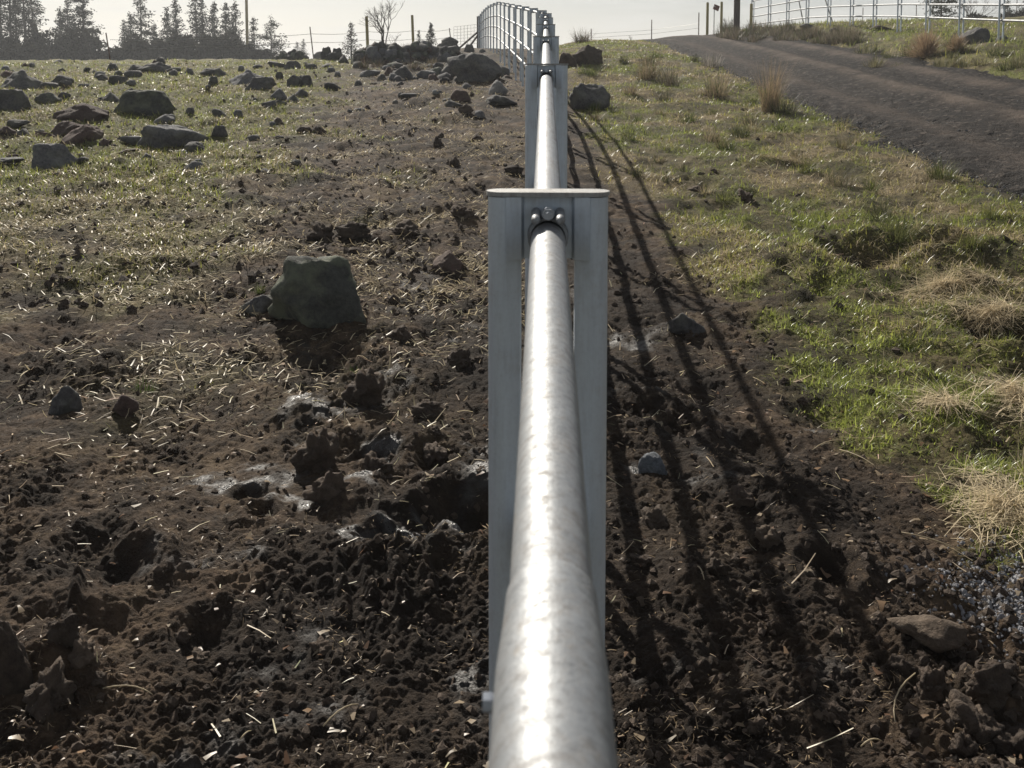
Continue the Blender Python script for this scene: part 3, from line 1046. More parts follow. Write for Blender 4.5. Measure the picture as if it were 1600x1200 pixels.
B, G, RD, MO, TN, CL, PA = M_BASALT, M_GREY, M_RED, M_MOSSY, M_TAN, M_CLOD, M_PALE
stones = [
    # u0, u1, vtop, vbase, kind, mat, label, depth ratio, peak, sub
    (420, 573, 388, 518, 'block', MO, 'large mossy boulder standing alone in the near mud, taller than anything around it', .75, -.05, 4),
    (376, 430, 460, 494, 'round', B, 'small dark stone touching the left foot of the large mossy boulder', .8, 0, 3),
    (674, 726, 388, 428, 'round', RD, 'small brown stone on straw between the large mossy boulder and the near post', .8, 0, 3),
    (1044, 1102, 488, 530, 'round', B, 'grey stone lying in the rail shadows right of the pipe fence', .8, 0, 3),
    (80, 126, 600, 646, 'round', B, 'dark round stone in mud at the left edge beside a brown stone', .8, 0, 3),
    (178, 216, 618, 656, 'round', RD, 'brown stone with straw on it, right of the dark round stone', .8, 0, 3),
    (-20, 44, 985, 1090, 'round', CL, 'tall muddy rock cut by the left edge of the view, low in the mud', .8, 0, 3),
    (1394, 1512, 962, 1022, 'round', TN, 'tan flat-topped stone half buried in crumbly mud near the wet gravel', .8, -.1, 4),
    (998, 1042, 705, 740, 'clod', PA, 'pale bluish lump in the fence shadow beside the near pipe', .8, 0, 3),
    (4, 66, 110, 142, 'pyramid', B, 'broad peaked dark rock with pale ridges near the far left trees', .7, 0, 3),
    (-14, 47, 139, 176, 'block', B, 'big dark boulder cut by the left edge of the view', .8, -.1, 3),
    (78, 114, 116, 132, 'round', B, 'low dark rock right of the broad peaked rock, behind two smaller stones', .8, 0, 3),
    (64, 90, 128, 142, 'slab', B, 'flat dark stone between the broad peaked rock and a cube-like stone', .8, 0, 3),
    (91, 114, 128, 143, 'block', B, 'cube-like dark stone in front of a low dark rock', .8, 0, 3),
    (56, 97, 144, 164, 'round', MO, 'rounded mossy stone with a little stone leaning on its right', .8, 0, 3),
    (91, 111, 144, 157, 'round', B, 'little stone leaning on the right of a rounded mossy stone', .8, 0, 3),
    (91, 168, 162, 192, 'pyramid', RD, 'jagged red-brown rock, rearmost of the three red-brown rocks', .7, -.1, 3),
    (80, 137, 187, 218, 'round', RD, 'humped red-brown rock, middle of the three red-brown rocks', .8, 0, 3),
    (99, 158, 197, 231, 'pyramid', RD, 'sloping red-brown rock, front one of the three red-brown rocks', .7, 0, 3),
    (54, 84, 207, 222, 'round', RD, 'small red-brown stone behind the wedge-shaped grey rock', .8, 0, 3),
    (51, 122, 222, 265, 'block', G, 'wedge-shaped grey rock with a pale top sloping down to the right', .8, -.35, 4),
    (180, 273, 135, 182, 'block', MO, 'biggest dark boulder of the left field, wide and flat-topped', .7, 0, 4),
    (160, 186, 144, 162, 'pyramid', B, 'small pointed stone tucked behind the left end of the biggest field boulder', .8, 0, 3),
    (241, 273, 179, 197, 'pyramid', G, 'small grey peak behind the long pale slab rock', .8, 0, 3),
    (217, 320, 193, 231, 'slab', G, 'long pale grey slab rock lying low in the grass', .6, .15, 4),
    (186, 222, 212, 228, 'slab', G, 'low flat tail stone at the left end of the long pale slab', .6, 0, 3),
    (287, 324, 218, 238, 'round', B, 'dark round stone in front of the right end of the long pale slab', .8, 0, 3),
    (331, 355, 197, 218, 'block', B, 'upright dark stone right of the long pale slab', .8, 0, 3),
    (200, 224, 100, 117, 'round', B, 'low stone at the left end of the dark ridge rock below the trees', .8, 0, 3),
    (216, 265, 98, 117, 'pyramid', B, 'long dark ridge rock on the grass below the tall single pine', .6, .1, 3),
    (289, 304, 169, 183, 'block', B, 'small square dark stone standing right of the biggest field boulder', .9, 0, 3),
    (285, 322, 250, 267, 'round', G, 'low grey stone among straw in front of the rocky field', .8, 0, 3),
    (10, 32, 243, 256, 'round', RD, 'small brown stone left of the wedge-shaped grey rock', .8, 0, 3),
    (-12, 34, 255, 268, 'slab', G, 'pale flat stone at the left edge in front of a small brown stone', .8, 0, 3),
    (12, 47, 188, 203, 'round', B, 'bluish dark stone with a pale stick lying beside it', .8, 0, 3),
    (-10, 23, 199, 216, 'round', RD, 'brown stone at the left edge in front of the bluish dark stone', .8, 0, 3),
    (174, 217, 236, 248, 'slab', CL, 'low dark hump of earth below the long pale slab', .7, 0, 3),
    (130, 142, 106, 114, 'block', B, 'small block on open pale grass below the gap in the trees', .9, 0, 3),
    (170, 200, 118, 133, 'round', B, 'dark hump left behind the biggest field boulder', .8, 0, 3),
    (155, 176, 119, 130, 'round', B, 'small hump beside a dark hump behind the biggest field boulder', .8, 0, 3),
    (416, 449, 95, 110, 'round', B, 'left one of two touching dark rocks on the skyline grass', .8, 0, 3),
    (443, 471, 94, 110, 'block', B, 'right one of two touching dark rocks on the skyline grass', .8, 0, 3),
    (470, 497, 97, 109, 'round', B, 'low round rock right of two touching dark rocks', .8, 0, 3),
    (494, 526, 96, 108, 'pyramid', B, 'low ridged rock at the foot of the stacked stones', .8, 0, 3),
    (358, 420, 107, 137, 'pyramid', G, 'pale-topped pyramid rock behind a flat-topped block', .8, 0, 3),
    (382, 432, 121, 145, 'block', B, 'flat-topped dark block in front of the pale pyramid rock', .8, 0, 3),
    (312, 356, 105, 121, 'round', B, 'wide low rock left of the pale pyramid rock', .8, 0, 3),
    (325, 341, 118, 136, 'block', B, 'narrow upright stone in front of a wide low rock', .9, 0, 3),
    (430, 443, 112, 122, 'block', B, 'small stone right of the flat-topped dark block, on grass', .9, 0, 3),
    (448, 471, 113, 136, 'round', B, 'knobbly stone, left of a pair beside the flat-topped block', .8, 0, 3),
    (468, 489, 115, 136, 'block', B, 'squarish stone, right of a pair beside the flat-topped block', .8, 0, 3),
    (420, 448, 136, 155, 'pyramid', G, 'grey peak stone in front of the flat-topped dark block', .8, 0, 3),
    (408, 433, 158, 173, 'round', B, 'low dark stone in front of the grey peak stone', .8, 0, 3),
    (428, 449, 154, 166, 'round', B, 'dark stone touching the right of a low dark stone', .8, 0, 3),
    (447, 470, 146, 160, 'pyramid', MO, 'mossy stone right of the grey peak stone', .8, 0, 3),
    (463, 489, 198, 216, 'block', CL, 'left half of a black double clod on the brown field', .8, 0, 3),
    (484, 513, 197, 215, 'round', CL, 'right half of a black double clod on the brown field', .8, 0, 3),
    (330, 354, 169, 185, 'round', B, 'dark stone on grass above the upright dark stone', .8, 0, 3),
    (560, 592, 109, 123, 'slab', G, 'pale tilted slab at the foot of the brushy rock heap', .7, .2, 3),
    (504, 533, 129, 145, 'round', B, 'dark lump on brown ground left below the rock heap', .8, 0, 3),
    (611, 648, 101, 125, 'round', B, 'round boulder in front of the brushy rock heap', .8, 0, 3),
    (648, 682, 109, 123, 'slab', G, 'flat slab with pale top right of the round boulder', .8, 0, 3),
    (694, 793, 78, 130, 'round', B, 'huge dark boulder beside the pipe fence, largest of the rock heap', .7, -.1, 4),
    (678, 716, 90, 122, 'pyramid', B, 'leaning slab against the left side of the huge dark boulder', .5, .3, 3),
    (678, 722, 64, 93, 'round', B, 'angular rock behind the huge dark boulder', .8, 0, 3),
    (690, 716, 55, 74, 'pyramid', B, 'pointed stone crowning the rock heap', .8, 0, 3),
    (722, 742, 68, 82, 'block', B, 'small rock between the pointed stone and the fence end post', .8, 0, 3),
    (763, 796, 122, 147, 'pyramid', G, 'grey pyramid stone at the fence foot below the huge dark boulder', .8, -.2, 3),
    (755, 809, 146, 165, 'round', B, 'dark mound stone in front of the grey pyramid stone', .8, 0, 3),
    (701, 736, 138, 162, 'block', RD, 'brown block on bare ground below the huge dark boulder', .8, 0, 3),
    (694, 724, 157, 174, 'round', B, 'low bluish stone in front of the brown block', .8, 0, 3),
    (716, 741, 163, 183, 'clod', CL, 'black clod right of the low bluish stone', .8, 0, 3),
    (677, 695, 212, 234, 'clod', CL, 'upright black clod with a smaller clod behind it', .8, 0, 3),
    (684, 694, 205, 214, 'clod', CL, 'small clod just behind the upright black clod', .8, 0, 2),
    (702, 719, 241, 258, 'clod', CL, 'single black clod standing on straw-covered ground', .9, 0, 3),
    (736, 756, 208, 224, 'clod', CL, 'lumpy clod near the second fence post', .8, 0, 3),
    (787, 819, 257, 278, 'clod', CL, 'dark clod hard against the fence left of the second post', .8, 0, 3),
    (624, 657, 148, 158, 'slab', G, 'thin pale slab lying flat on the brown field', .6, 0, 3),
    (501, 519, 66, 82, 'block', B, 'upper left stone of the stacked stones on the skyline', .9, 0, 3),
    (517, 536, 70, 86, 'block', B, 'upper right stone of the stacked stones on the skyline', .9, 0, 3),
    (489, 511, 78, 92, 'round', B, 'lower left stone of the stacked stones on the skyline', .9, 0, 3),
    (508, 534, 80, 94, 'round', B, 'lower middle stone of the stacked stones on the skyline', .9, 0, 3),
    (528, 546, 84, 100, 'round', B, 'lower right stone of the stacked stones on the skyline', .9, 0, 3),
    (886, 957, 126, 172, 'round', B, 'dark bluish boulder on the grass just right of the second post', .8, 0, 4),
    (872, 902, 78, 106, 'clod', CL, 'left lump of a dark earth heap behind the bluish boulder', .8, 0, 3),
    (894, 942, 69, 105, 'clod', CL, 'right lump of a dark earth heap behind the bluish boulder', .8, 0, 3),
    (1499, 1547, 42, 67, 'round', B, 'dark boulder under the fence beyond the road, right of the tan tumbleweed', .7, -.1, 3),
    (1556, 1578, 54, 68, 'round', B, 'small dark rock right of the boulder beyond the road', .8, 0, 3),
    (1250, 1272, 37, 49, 'pyramid', B, 'black peaked rock on the bank beneath the far fence', .8, 0, 3),
    (1296, 1310, 43, 50, 'round', B, 'low black rock on the bank right of the peaked rock', .8, 0, 3),
    (1360, 1392, 39, 50, 'pyramid', CL, 'brown earth hump beneath the far fence', .8, 0, 3),
]
for i, sdef in enumerate(stones):
    u0, u1, vt, vb, kind, mat, lab, dr, pk, sub = sdef
    sub = 4 if u1 - u0 > 38 and sub > 2 else sub
    nm = 'clod' if mat is CL else 'rock'
    put_stone('mud_clod' if nm == 'clod' else 'rock', u0, u1, vt, vb, kind, mat, lab, 'clod' if nm == 'clod' else 'rock',
              'clods of earth' if nm == 'clod' else 'rocks strewn over the field', dr, i + 1, pk, sub, rough=.12, sink=.10 if mat is MO else .05)

# heaps of small stones that make up the brushy rock heap: each stone a thing of the same kind
heap_shapes = []
for i in range(6):
    V, F = stone_shape(900 + i, ('round', 'block', 'pyramid', 'round', 'block', 'slab')[i], 2, 0, .1)
    heap_shapes.append(np_mesh('heap_stone', V, F, True))
    heap_shapes[-1].materials.append((B, G, RD, B, MO, B)[i])
rh = random.Random(5)
for (cu, hw, v0, v1, lab, cnt) in [(597, 42, 66, 102, 'broad dark earth core of the heap below the bare shrub', 80), (656, 30, 66, 95, 'dark earth core of the heap below the right wooden post', 50),
                                   (702, 18, 74, 98, 'small earth core of the heap behind the huge dark boulder', 16), (455, 28, 82, 93, 'long low earth core of the stone row on the skyline', 26)]:
    md = put_stone('earth_mound', cu - hw, cu + hw, v0 + 4, v1, 'round', M_BASALT, lab, 'mound', 'mounds of the rock heap', .7, 400 + cu, 0, 4, rough=.16)
    bb = np.array([c[:] for c in md.bound_box])
    ex = bb.max(0)
    for k in range(cnt):
        a = rh.uniform(math.pi * .95, math.pi * 2.05)
        e_ = math.asin(rh.uniform(0, .98))
        q = Vector((math.cos(a) * math.cos(e_) * ex[0] * .98, math.sin(a) * math.cos(e_) * ex[1] * .95, math.sin(e_) * ex[2] * .95))
        q.rotate(md.rotation_euler)
        p = q + md.location
        sz = rh.uniform(.14, .36)
        o = link('heap_stone', heap_shapes[rh.randrange(6)])
        o.location = (p.x, p.y, p.z - sz * .3)
        o.scale = (sz * rh.uniform(1, 1.6), sz, sz * rh.uniform(.6, 1.0))
        o.rotation_euler = (rh.uniform(-.4, .4), rh.uniform(-.4, .4), rh.uniform(0, 6.3))
        tag(o, 'dark angular stone piled in the rock heap on the skyline left of the fence', 'rock', 'stones of the brushy rock heap')
k = 0
while k < 70:
    u, v = rh.uniform(560, 800), rh.uniform(80, 128)
    p = at(u, v, height1)
    if p.x > fence_x(p.y) - .3 or p.y > 44:
        continue
    sz = rh.uniform(.12, .42) * (.6 + .4 * rh.random())
    o = link('heap_stone', heap_shapes[rh.randrange(6)])
    o.location = (p.x, p.y, hz(p.x, p.y) - sz * .15)
    o.scale = (sz * rh.uniform(1, 1.6), sz, sz * rh.uniform(.5, .9))
    o.rotation_euler = (rh.uniform(-.3, .3), rh.uniform(-.3, .3), rh.uniform(0, 6.3))
    tag(o, 'dark angular stone spilled on bare earth around the huge boulder by the far fence', 'rock', 'stones spilled around the huge boulder')
    k += 1
# small stones scattered over the rocky part of the field
k = 0
while k < 110:
    u, v = rh.uniform(0, 800), rh.uniform(98, 280) if rh.random() < .6 else rh.uniform(98, 150)
    if u > 480 and v > 190:
        continue
    p = at(u, v, height1)
    d = (p - EYE).length
    sz = rh.uniform(5, 17) / FPX * d
    o = link('small_stone', heap_shapes[rh.choice([0, 1, 2, 3, 5])])
    o.location = (p.x, p.y, hz(p.x, p.y) - sz * .12)
    o.scale = (sz * rh.uniform(1, 1.7), sz, sz * rh.uniform(.5, .9))
    o.rotation_euler = (0, 0, rh.uniform(0, 6.3))
    tag(o, 'small dark stone lying in the grass of the rocky left field', 'stone', 'small stones in the left field')
    k += 1

# clods: individually visible lumps of mud near the fence
clod_shapes = []
for i in range(6):
    V, F = stone_shape(700 + i, 'clod', 4, 0, .34)
    me = np_mesh('mud_clod', V, F, True)
    me.materials.append(M_CLOD)
    clod_shapes.append(me)
rc = random.Random(11)
big_clods = [(445, 522, 650, 738), (520, 600, 560, 640), (1532, 1600, 1038, 1110), (1500, 1580, 1100, 1180), (1440, 1492, 1040, 1100), (1570, 1640, 1130, 1200), (1490, 1530, 1150, 1200),
             (560, 610, 690, 735), (468, 540, 735, 800), (650, 700, 690, 730), (480, 520, 985, 1012), (20, 100, 1040, 1130), (90, 140, 1000, 1050), (60, 110, 960, 1010),
             (470, 520, 335, 375), (520, 575, 340, 378), (610, 660, 335, 370), (700, 745, 320, 350), (1150, 1185, 292, 318), (1070, 1110, 280, 300), (1180, 1230, 820, 860),
             (1105, 1135, 865, 905), (600, 650, 500, 540), (690, 740, 545, 590), (640, 690, 610, 650), (1000, 1050, 780, 820), (1140, 1190, 760, 800), (980, 1020, 860, 890), (1400, 1440, 1010, 1045), (1290, 1330, 1100, 1135)]
clod_labels = ['big black clod left of the wet mud, in front of the straw-free patch', 'wide dark clod just below the large mossy boulder', 'big crumbly clod at the right border, uppermost of the corner pile',
               'broad crumbly clod in front of the uppermost clod of the corner pile', 'small rounded clod between the tan flat stone and the corner pile', 'lowest clod cut by the bottom right corner', 'small clod at the bottom edge left of the corner pile',
               'dark clod right of the big black clod, behind the puddled mud', 'long dark clod in front of the big black clod', 'clod at the rim of the black hole beside the near post', 'single tan-edged clod below the tyre tread marks',
               'large clod beside the grey rock at the left edge', 'clod behind the large clod at the left edge', 'small clod above the grey rock at the left edge', 'left clod of the dark row behind the large mossy boulder',
               'second clod of the dark row behind the large mossy boulder', 'third clod of the dark row behind the large mossy boulder', 'clod of the dark row nearest the near post', 'clod in the small right-hand hollow on the verge slope', 'clod in the left-hand hollow on the verge slope',
               'dark clod among straw stalks below the green patch', 'upright clod standing in the outer rail shadow', 'clod on dark mud right of the boulder shadow', 'clod beside the near post below a brown stone', 'clod halfway between the boulder and the black hole',
               'clod in the rail shadows below the pale lump', 'clod between the rail shadows and the curved stalk', 'clod near the pipe inside the inner rail shadow', 'small clod just left below the tan flat stone', 'clod at the bottom edge right of the rail shadows']
for ci, (u0, u1, vt, vb) in enumerate(big_clods):
    p = at((u0 + u1) / 2, vb, height1)
    d = (p - EYE).length
    wd = (u1 - u0) / FPX * d
    o = link('mud_clod', clod_shapes[rc.randrange(6)])
    q = p + Vector((0, wd * .4, 0))
    o.location = (q.x, q.y, hz(q.x, q.y) - .02)
    o.scale = (wd, wd * rc.uniform(.7, 1), max(.3 * wd, (vb - vt) / FPX * d * .75))
    o.rotation_euler = (0, 0, rc.uniform(0, 6.3))
    tag(o, clod_labels[ci], 'clod', 'large mud clods near the fence')
cnt = 0
while cnt < 130:
    y = rc.uniform(2.3, 9) ** 1.0
    x = rc.gauss(-.1, .9)
    if abs(x) < .1 or x > zone_edge(y) + .1:
        continue
    w_ = rc.uniform(.025, .065)
    o = link('mud_clod', clod_shapes[rc.randrange(6)])
    o.location = (x, y, hz(x, y) - .012)
    o.scale = (w_, w_ * rc.uniform(.7, 1), w_ * rc.uniform(.5, .8))
    o.rotation_euler = (0, 0, rc.uniform(0, 6.3))
    tag(o, 'small dark clod of mud lying loose on the churned ground', 'clod', 'small mud clods')
    cnt += 1


# ------------------------------------------------------------------ scatter: crumbs, straw, blades
def crumbs(N, ysamp, xs, smin, smax, name, mat, cond=None):
    V0_, F0_ = ico(1)
    tm = []
    for i in range(10):
        V, _ = stone_shape(500 + i, 'clod', 1, 0, .55)
        tm.append(V)
    tm = np.array(tm)
    y = ysamp(N)
    x = xs(N, y)
    keep = np.ones(N, bool) if cond is None else cond(x, y)
    x, y = x[keep], y[keep]
    n = len(x)
    s_ = smin * (smax / smin) ** (rng.random(n) ** 2.2)
    z = hg(x, y) - s_ * .25
    T = tm[rng.integers(0, 10, n)]
    a = rng.random(n) * 2 * np.pi
    c, sn = np.cos(a)[:, None], np.sin(a)[:, None]
    sx = s_ * rng.uniform(.8, 1.4, n); sy = s_ * rng.uniform(.7, 1.1, n); sz = s_ * rng.uniform(.5, .95, n)
    px, py, pz = T[:, :, 0] * sx[:, None], T[:, :, 1] * sy[:, None], T[:, :, 2] * sz[:, None]
    W = np.stack([px * c - py * sn + x[:, None], px * sn + py * c + y[:, None], pz + z[:, None]], -1).reshape(-1, 3)
    k = len(V0_)
    FF = (F0_[None] + (np.arange(n) * k)[:, None, None]).reshape(-1, 3)
    return tag(link(name, np_mesh(name, W, FF, False), mat), kind='stuff')


def log_y(a, b):
    return lambda n: np.exp(rng.uniform(math.log(a), math.log(b), n))


def fan_x(lo, hi):
    return lambda n, y: rng.uniform(lo, hi, n) * (y + .6)


crumbs(6500, log_y(2.2, 8.5), lambda n, y: rng.normal(0, .6, n) + rng.uniform(-.35, .35, n) * y, .007, .038, 'soil_crumbs', M_CLOD,
       lambda x, y: (x < zone_edge(y) + .1) & (np.abs(x) > .03))
crumbs(900, log_y(2.4, 3.5), lambda n, y: rng.uniform(1.05, 1.75, n), .012, .05, 'soil_crumbs', M_CLOD)
crumbs(1500, log_y(6, 24), lambda n, y: ROAD_L + rng.normal(.1, .22, n), .014, .04, 'road_gravel', M_GREY)
crumbs(5000, log_y(8.5, 30), lambda n, y: rng.uniform(ROAD_L, ROAD_R, n), .018, .065, 'road_gravel', M_BASALT)
crumbs(2200, log_y(8.5, 28), lambda n, y: rng.uniform(ROAD_L - .1, ROAD_R, n), .016, .05, 'road_gravel', M_GREY)
crumbs(3400, log_y(6, 30), lambda n, y: rng.uniform(-.56, -.02, n) * (y + .6), .02, .085, 'field_crumbs', M_CLOD)
crumbs(260, log_y(4, 30), lambda n, y: rng.uniform(.9, 4.2, n), .02, .08, 'verge_crumbs', M_CLOD)
# wet gravel patch at the right edge
pw = at(1575, 930)
crumbs(2600, lambda n: rng.normal(pw.y, .16, n), lambda n, y: rng.normal(pw.x + .14, .17, n), .008, .022, 'wet_gravel', mat_rock('wet_gravel', (.15, .15, .16), (.36, .36, .38), (.44, .44, .46), .5))


def strips(name, P, L, W, az, el, bend, color, mat, tip=.25, segs=2):
    """flat stems: P base points (n,3); az/el direction; bend = droop"""
    n = len(P)
    dirh = np.stack([np.cos(az), np.sin(az)], -1)
    sidev = np.stack([-np.sin(az), np.cos(az)], -1)
    vs = []
    for k in range(segs + 1):
        t = k / segs
        ang = el - bend * t
        # integrate roughly
        hx = L * t * np.cos(el - bend * t * .5)
        hzv = L * t * np.sin(el - bend * t * .5)
        wv = W * (1 - (1 - tip) * t) * .5
        c = np.stack([P[:, 0] + dirh[:, 0] * hx, P[:, 1] + dirh[:, 1] * hx, P[:, 2] + hzv], -1)
        for sg in (-1, 1):
            q = c.copy()
            q[:, 0] += sg * sidev[:, 0] * wv
            q[:, 1] += sg * sidev[:, 1] * wv
            vs.append(q)
    V = np.stack(vs, 1).reshape(-1, 3)
    k2 = 2 * (segs + 1)
    F = []
    for k in range(segs):
        F.append([2 * k, 2 * k + 1, 2 * k + 3, 2 * k + 2])
    F = (np.array(F)[None] + (np.arange(n) * k2)[:, None, None]).reshape(-1, 4)
    C = np.repeat(color, k2, 0)
    return np_mesh(name, V, F, True, C)


def sample_where(N, ys, xs, prob):
    y = ys(N); x = xs(N, y)
    p = prob(x, y)
    k = rng.random(N) < p
    return x[k], y[k]


# straw litter
def straw_prob(x, y):
    g, dry, wet, road, st = zones(x, y)
    p = np.where(x < 0, .10 + .75 * st * (1 - .4 * g), .08 + .55 * dry * g + .25 * st)
    return p * (1 - road) * (1 - .8 * wet) * (.12 + .88 * sst(2.8, 6, y)) * (.35 + .65 * sst(-.15, .4, fbm(x, y, .5, 3, 413)))


x, y = sample_where(70000, log_y(2.4, 32), fan_x(-.56, .50), straw_prob)
n = len(x)
L = rng.uniform(.014, .058, n) * (1 + 1.6 * rng.random(n) ** 6)
W = rng.uniform(.0016, .0042, n) * (1 + y / 9)
base = np.array([.52, .44, .30])[None] * rng.uniform(.45, 1.25, n)[:, None] * (1 + rng.normal(0, .05, (n, 3)))
el = np.abs(rng.normal(.05, .28, n))
z = hg(x, y) + .006 + .01 * rng.random(n)
me = strips('straw', np.stack([x, y, z], -1), L, W, rng.uniform(0, 2 * np.pi, n), el, rng.normal(.15, .4, n), base, M_STRAW, .7)
tag(link('straw', me, M_STRAW), kind='stuff')

x, y = sample_where(15000, log_y(2.2, 6), fan_x(-.5, .42), lambda x, y: sst(-.05, .45, fbm(x, y, .4, 3, 411)) * (1 - zones(x, y)[0]) * (1 - .7 * zones(x, y)[2]) * sst(.05, .35, np.abs(x)))
n = len(x)
me = strips('straw', np.stack([x, y, hg(x, y) + .003 + .006 * rng.random(n)], -1), rng.uniform(.007, .03, n), rng.uniform(.0012, .0028, n), rng.uniform(0, 6.28, n),
            np.abs(rng.normal(.1, .3, n)), rng.normal(.1, .4, n), np.array([.30, .225, .14])[None] * rng.uniform(.35, 1.3, n)[:, None], M_STRAW, .6)
tag(link('straw', me, M_STRAW), kind='stuff')
x, y = sample_where(110000, log_y(4, 30), fan_x(-.56, -.01), lambda x, y: np.clip(.25 + .6 * zones(x, y)[4], 0, 1) * (.30 + .70 * sst(-.2, .35, fbm(x, y * .8, .55, 3, 412))) * sst(3.8, 9.5, y + 1.2 * fbm(x, y, 1.3, 3, 401)))
n = len(x)
me = strips('straw', np.stack([x, y, hg(x, y) + .008 + .02 * rng.random(n)], -1), rng.uniform(.03, .095, n), rng.uniform(.002, .005, n) * (1 + y / 6), rng.uniform(0, 2 * np.pi, n),
            np.abs(rng.normal(.12, .3, n)), rng.normal(.15, .4, n), np.array([.50, .42, .27])[None] * rng.uniform(.4, 1.25, n)[:, None], M_STRAW, .6)
tag(link('straw', me, M_STRAW), kind='stuff')
# long dead grass lying over the verge
x, y = sample_where(46000, log_y(3.2, 30), lambda n, y: rng.uniform(1.0, 4.5, n) * np.minimum(1, .26 + y / 14), lambda x, y: np.clip(zones(x, y)[0] * (zones(x, y)[1] * 1.1 - .1), 0, 1) * np.where(y < 8, .5 + .5 * sst(1.6, 2.3, x), .55))
n = len(x)
me = strips('dead_grass', np.stack([x, y, hg(x, y) + .006 + .02 * rng.random(n)], -1), rng.uniform(.05, .17, n), rng.uniform(.0018, .0035, n) * (1 + y / 9), rng.normal(3.6, 1.2, n),
            np.abs(rng.normal(.18, .3, n)), rng.normal(.35, .4, n), np.array([.54, .45, .29])[None] * rng.uniform(.5, 1.2, n)[:, None], M_STRAW, .4, 3)
tag(link('dead_grass', me, M_STRAW), kind='stuff')

# dead leaves and chips
x, y = sample_where(6000, log_y(2.2, 14), fan_x(-.5, .48), lambda x, y: (1 - zones(x, y)[3]) * (.35 + .4 * (x > .8)))
n = len(x)
L = .007 + .035 * rng.random(n) ** 3
cbase = np.array([[.24, .16, .10], [.32, .25, .17], [.16, .095, .06], [.33, .27, .20]])[rng.integers(0, 4, n)] * rng.uniform(.6, 1.1, n)[:, None]
me = strips('leaf_litter', np.stack([x, y, hg(x, y) + .008], -1), L, L * rng.uniform(.35, .8, n), rng.uniform(0, 6.28, n), rng.normal(.25, .3, n), rng.normal(.6, .6, n), cbase, M_STRAW, .3)
tag(link('leaf_litter', me, M_STRAW), kind='stuff')


# grass blades
def blade_set(N, ys, xs, prob, hmin, hmax, wmul=1.0, dryness=None):
    x, y = sample_where(N, ys, xs, prob)
    n = len(x)
    g, dry, wet, road, st = zones(x, y)
    d = np.clip(dry * 1.1 - .15 + rng.normal(0, .22, n), 0, 1) if dryness is None else dryness(x, y, n)
    L = rng.uniform(hmin, hmax, n) * (.7 + .5 * g)
    W = rng.uniform(.0022, .0045, n) * (1 + y / 7.0) * wmul
    green = np.array([.165, .192, .042])[None] * rng.uniform(.5, 1.7, n)[:, None]
    tan = np.array([.40, .335, .20])[None] * rng.uniform(.5, 1.2, n)[:, None]
    strip = sst(2.6, 1.5, x) * sst(.8, 1.2, x) * sst(9, 6, y)
    d = d * (1 - .75 * strip)
    green = green * (1 + .45 * strip)[:, None]
    isdry = rng.random(n) < d
    c = np.where(isdry[:, None], tan, green * np.array([1 + .8 * d, 1 + .35 * d, 1 + .6 * d]).T)
    el = np.clip(rng.normal(.85, .4, n) - .45 * isdry, .05, 1.5)
    return np.stack([x, y, hg(x, y) - .006], -1), L, W, rng.uniform(0, 6.28, n), el, rng.normal(.7, .4, n), c


def gp(x, y):
    g, dry, wet, road, st = zones(x, y)
    return np.clip(g * 1.15 - .15, 0, 1)


parts_ = [
    blade_set(125000, log_y(3.0, 9), lambda n, y: rng.uniform(.7, 4.4, n) * np.minimum(1, (y + .8) * .5 / 4.4 + .02), gp, .018, .060),
    blade_set(105000, log_y(7, 44), lambda n, y: rng.uniform(.3, 4.6, n), gp, .03, .095, 1.0),
    blade_set(90000, log_y(6.5, 32), fan_x(-.56, -.05), gp, .02, .07, 1.1),
    blade_set(16000, log_y(3.0, 8), fan_x(-.5, -.08), lambda x, y: gp(x, y) * .8, .015, .05, .9),
    blade_set(45000, log_y(9, 31), fan_x(-.56, -.06), gp, .04, .11, 1.25, lambda x, y, n: .35 * rng.random(n)),
    blade_set(30000, log_y(17, 48), lambda n, y: rng.uniform(8.6, 16, n), gp, .05, .20, 1.2),
]
arr = [np.concatenate([p[i] for p in parts_]) for i in range(7)]
me = strips('grass', arr[0], arr[1], arr[2], arr[3], arr[4], arr[5], arr[6], M_LEAF, .12)
tag(link('grass', me, M_LEAF), kind='stuff')


# ------------------------------------------------------------------ tussocks and dry weeds
def tussock(name, u, vb, wpx, hpx, label, cat='tussock', group='dry grass tussocks', nbl=260, tone=(.36, .29, .19), darkbase=.5, p=None, spread=.55, wmul=1.0):
    p = at(u, vb, height1) if p is None else p
    d = (p - EYE).length
    wd, hh = wpx / FPX * d, hpx / FPX * d
    r = rng.random(nbl) ** .6 * wd * .28
    a = rng.uniform(0, 6.28, nbl)
    P = np.stack([r * np.cos(a), r * np.sin(a), np.full(nbl, -.02)], -1)
    az = a + rng.normal(0, .5, nbl)
    el = np.clip(np.pi / 2 - np.abs(rng.normal(0, spread, nbl)), .15, 1.57)
    L = hh * rng.uniform(.45, 1.1, nbl)
    W = np.full(nbl, .0016) * (1 + d / 4.5) * rng.uniform(.7, 1.5, nbl) * wmul
    c = np.array(tone)[None] * rng.uniform(.4, 1.25, nbl)[:, None]
    kg = rng.random(nbl) < .18
    c[kg] = np.array([.06, .08, .025])
    me = strips(name, P, L, W, az, el, rng.normal(.45, .35, nbl), c, M_STRAW, .15, 3)
    o = link(name, me, M_STRAW)
    o.location = (p.x, p.y, hz(p.x, p.y) if p.y < 60 else p.z)
    return tag(o, label, cat, group)


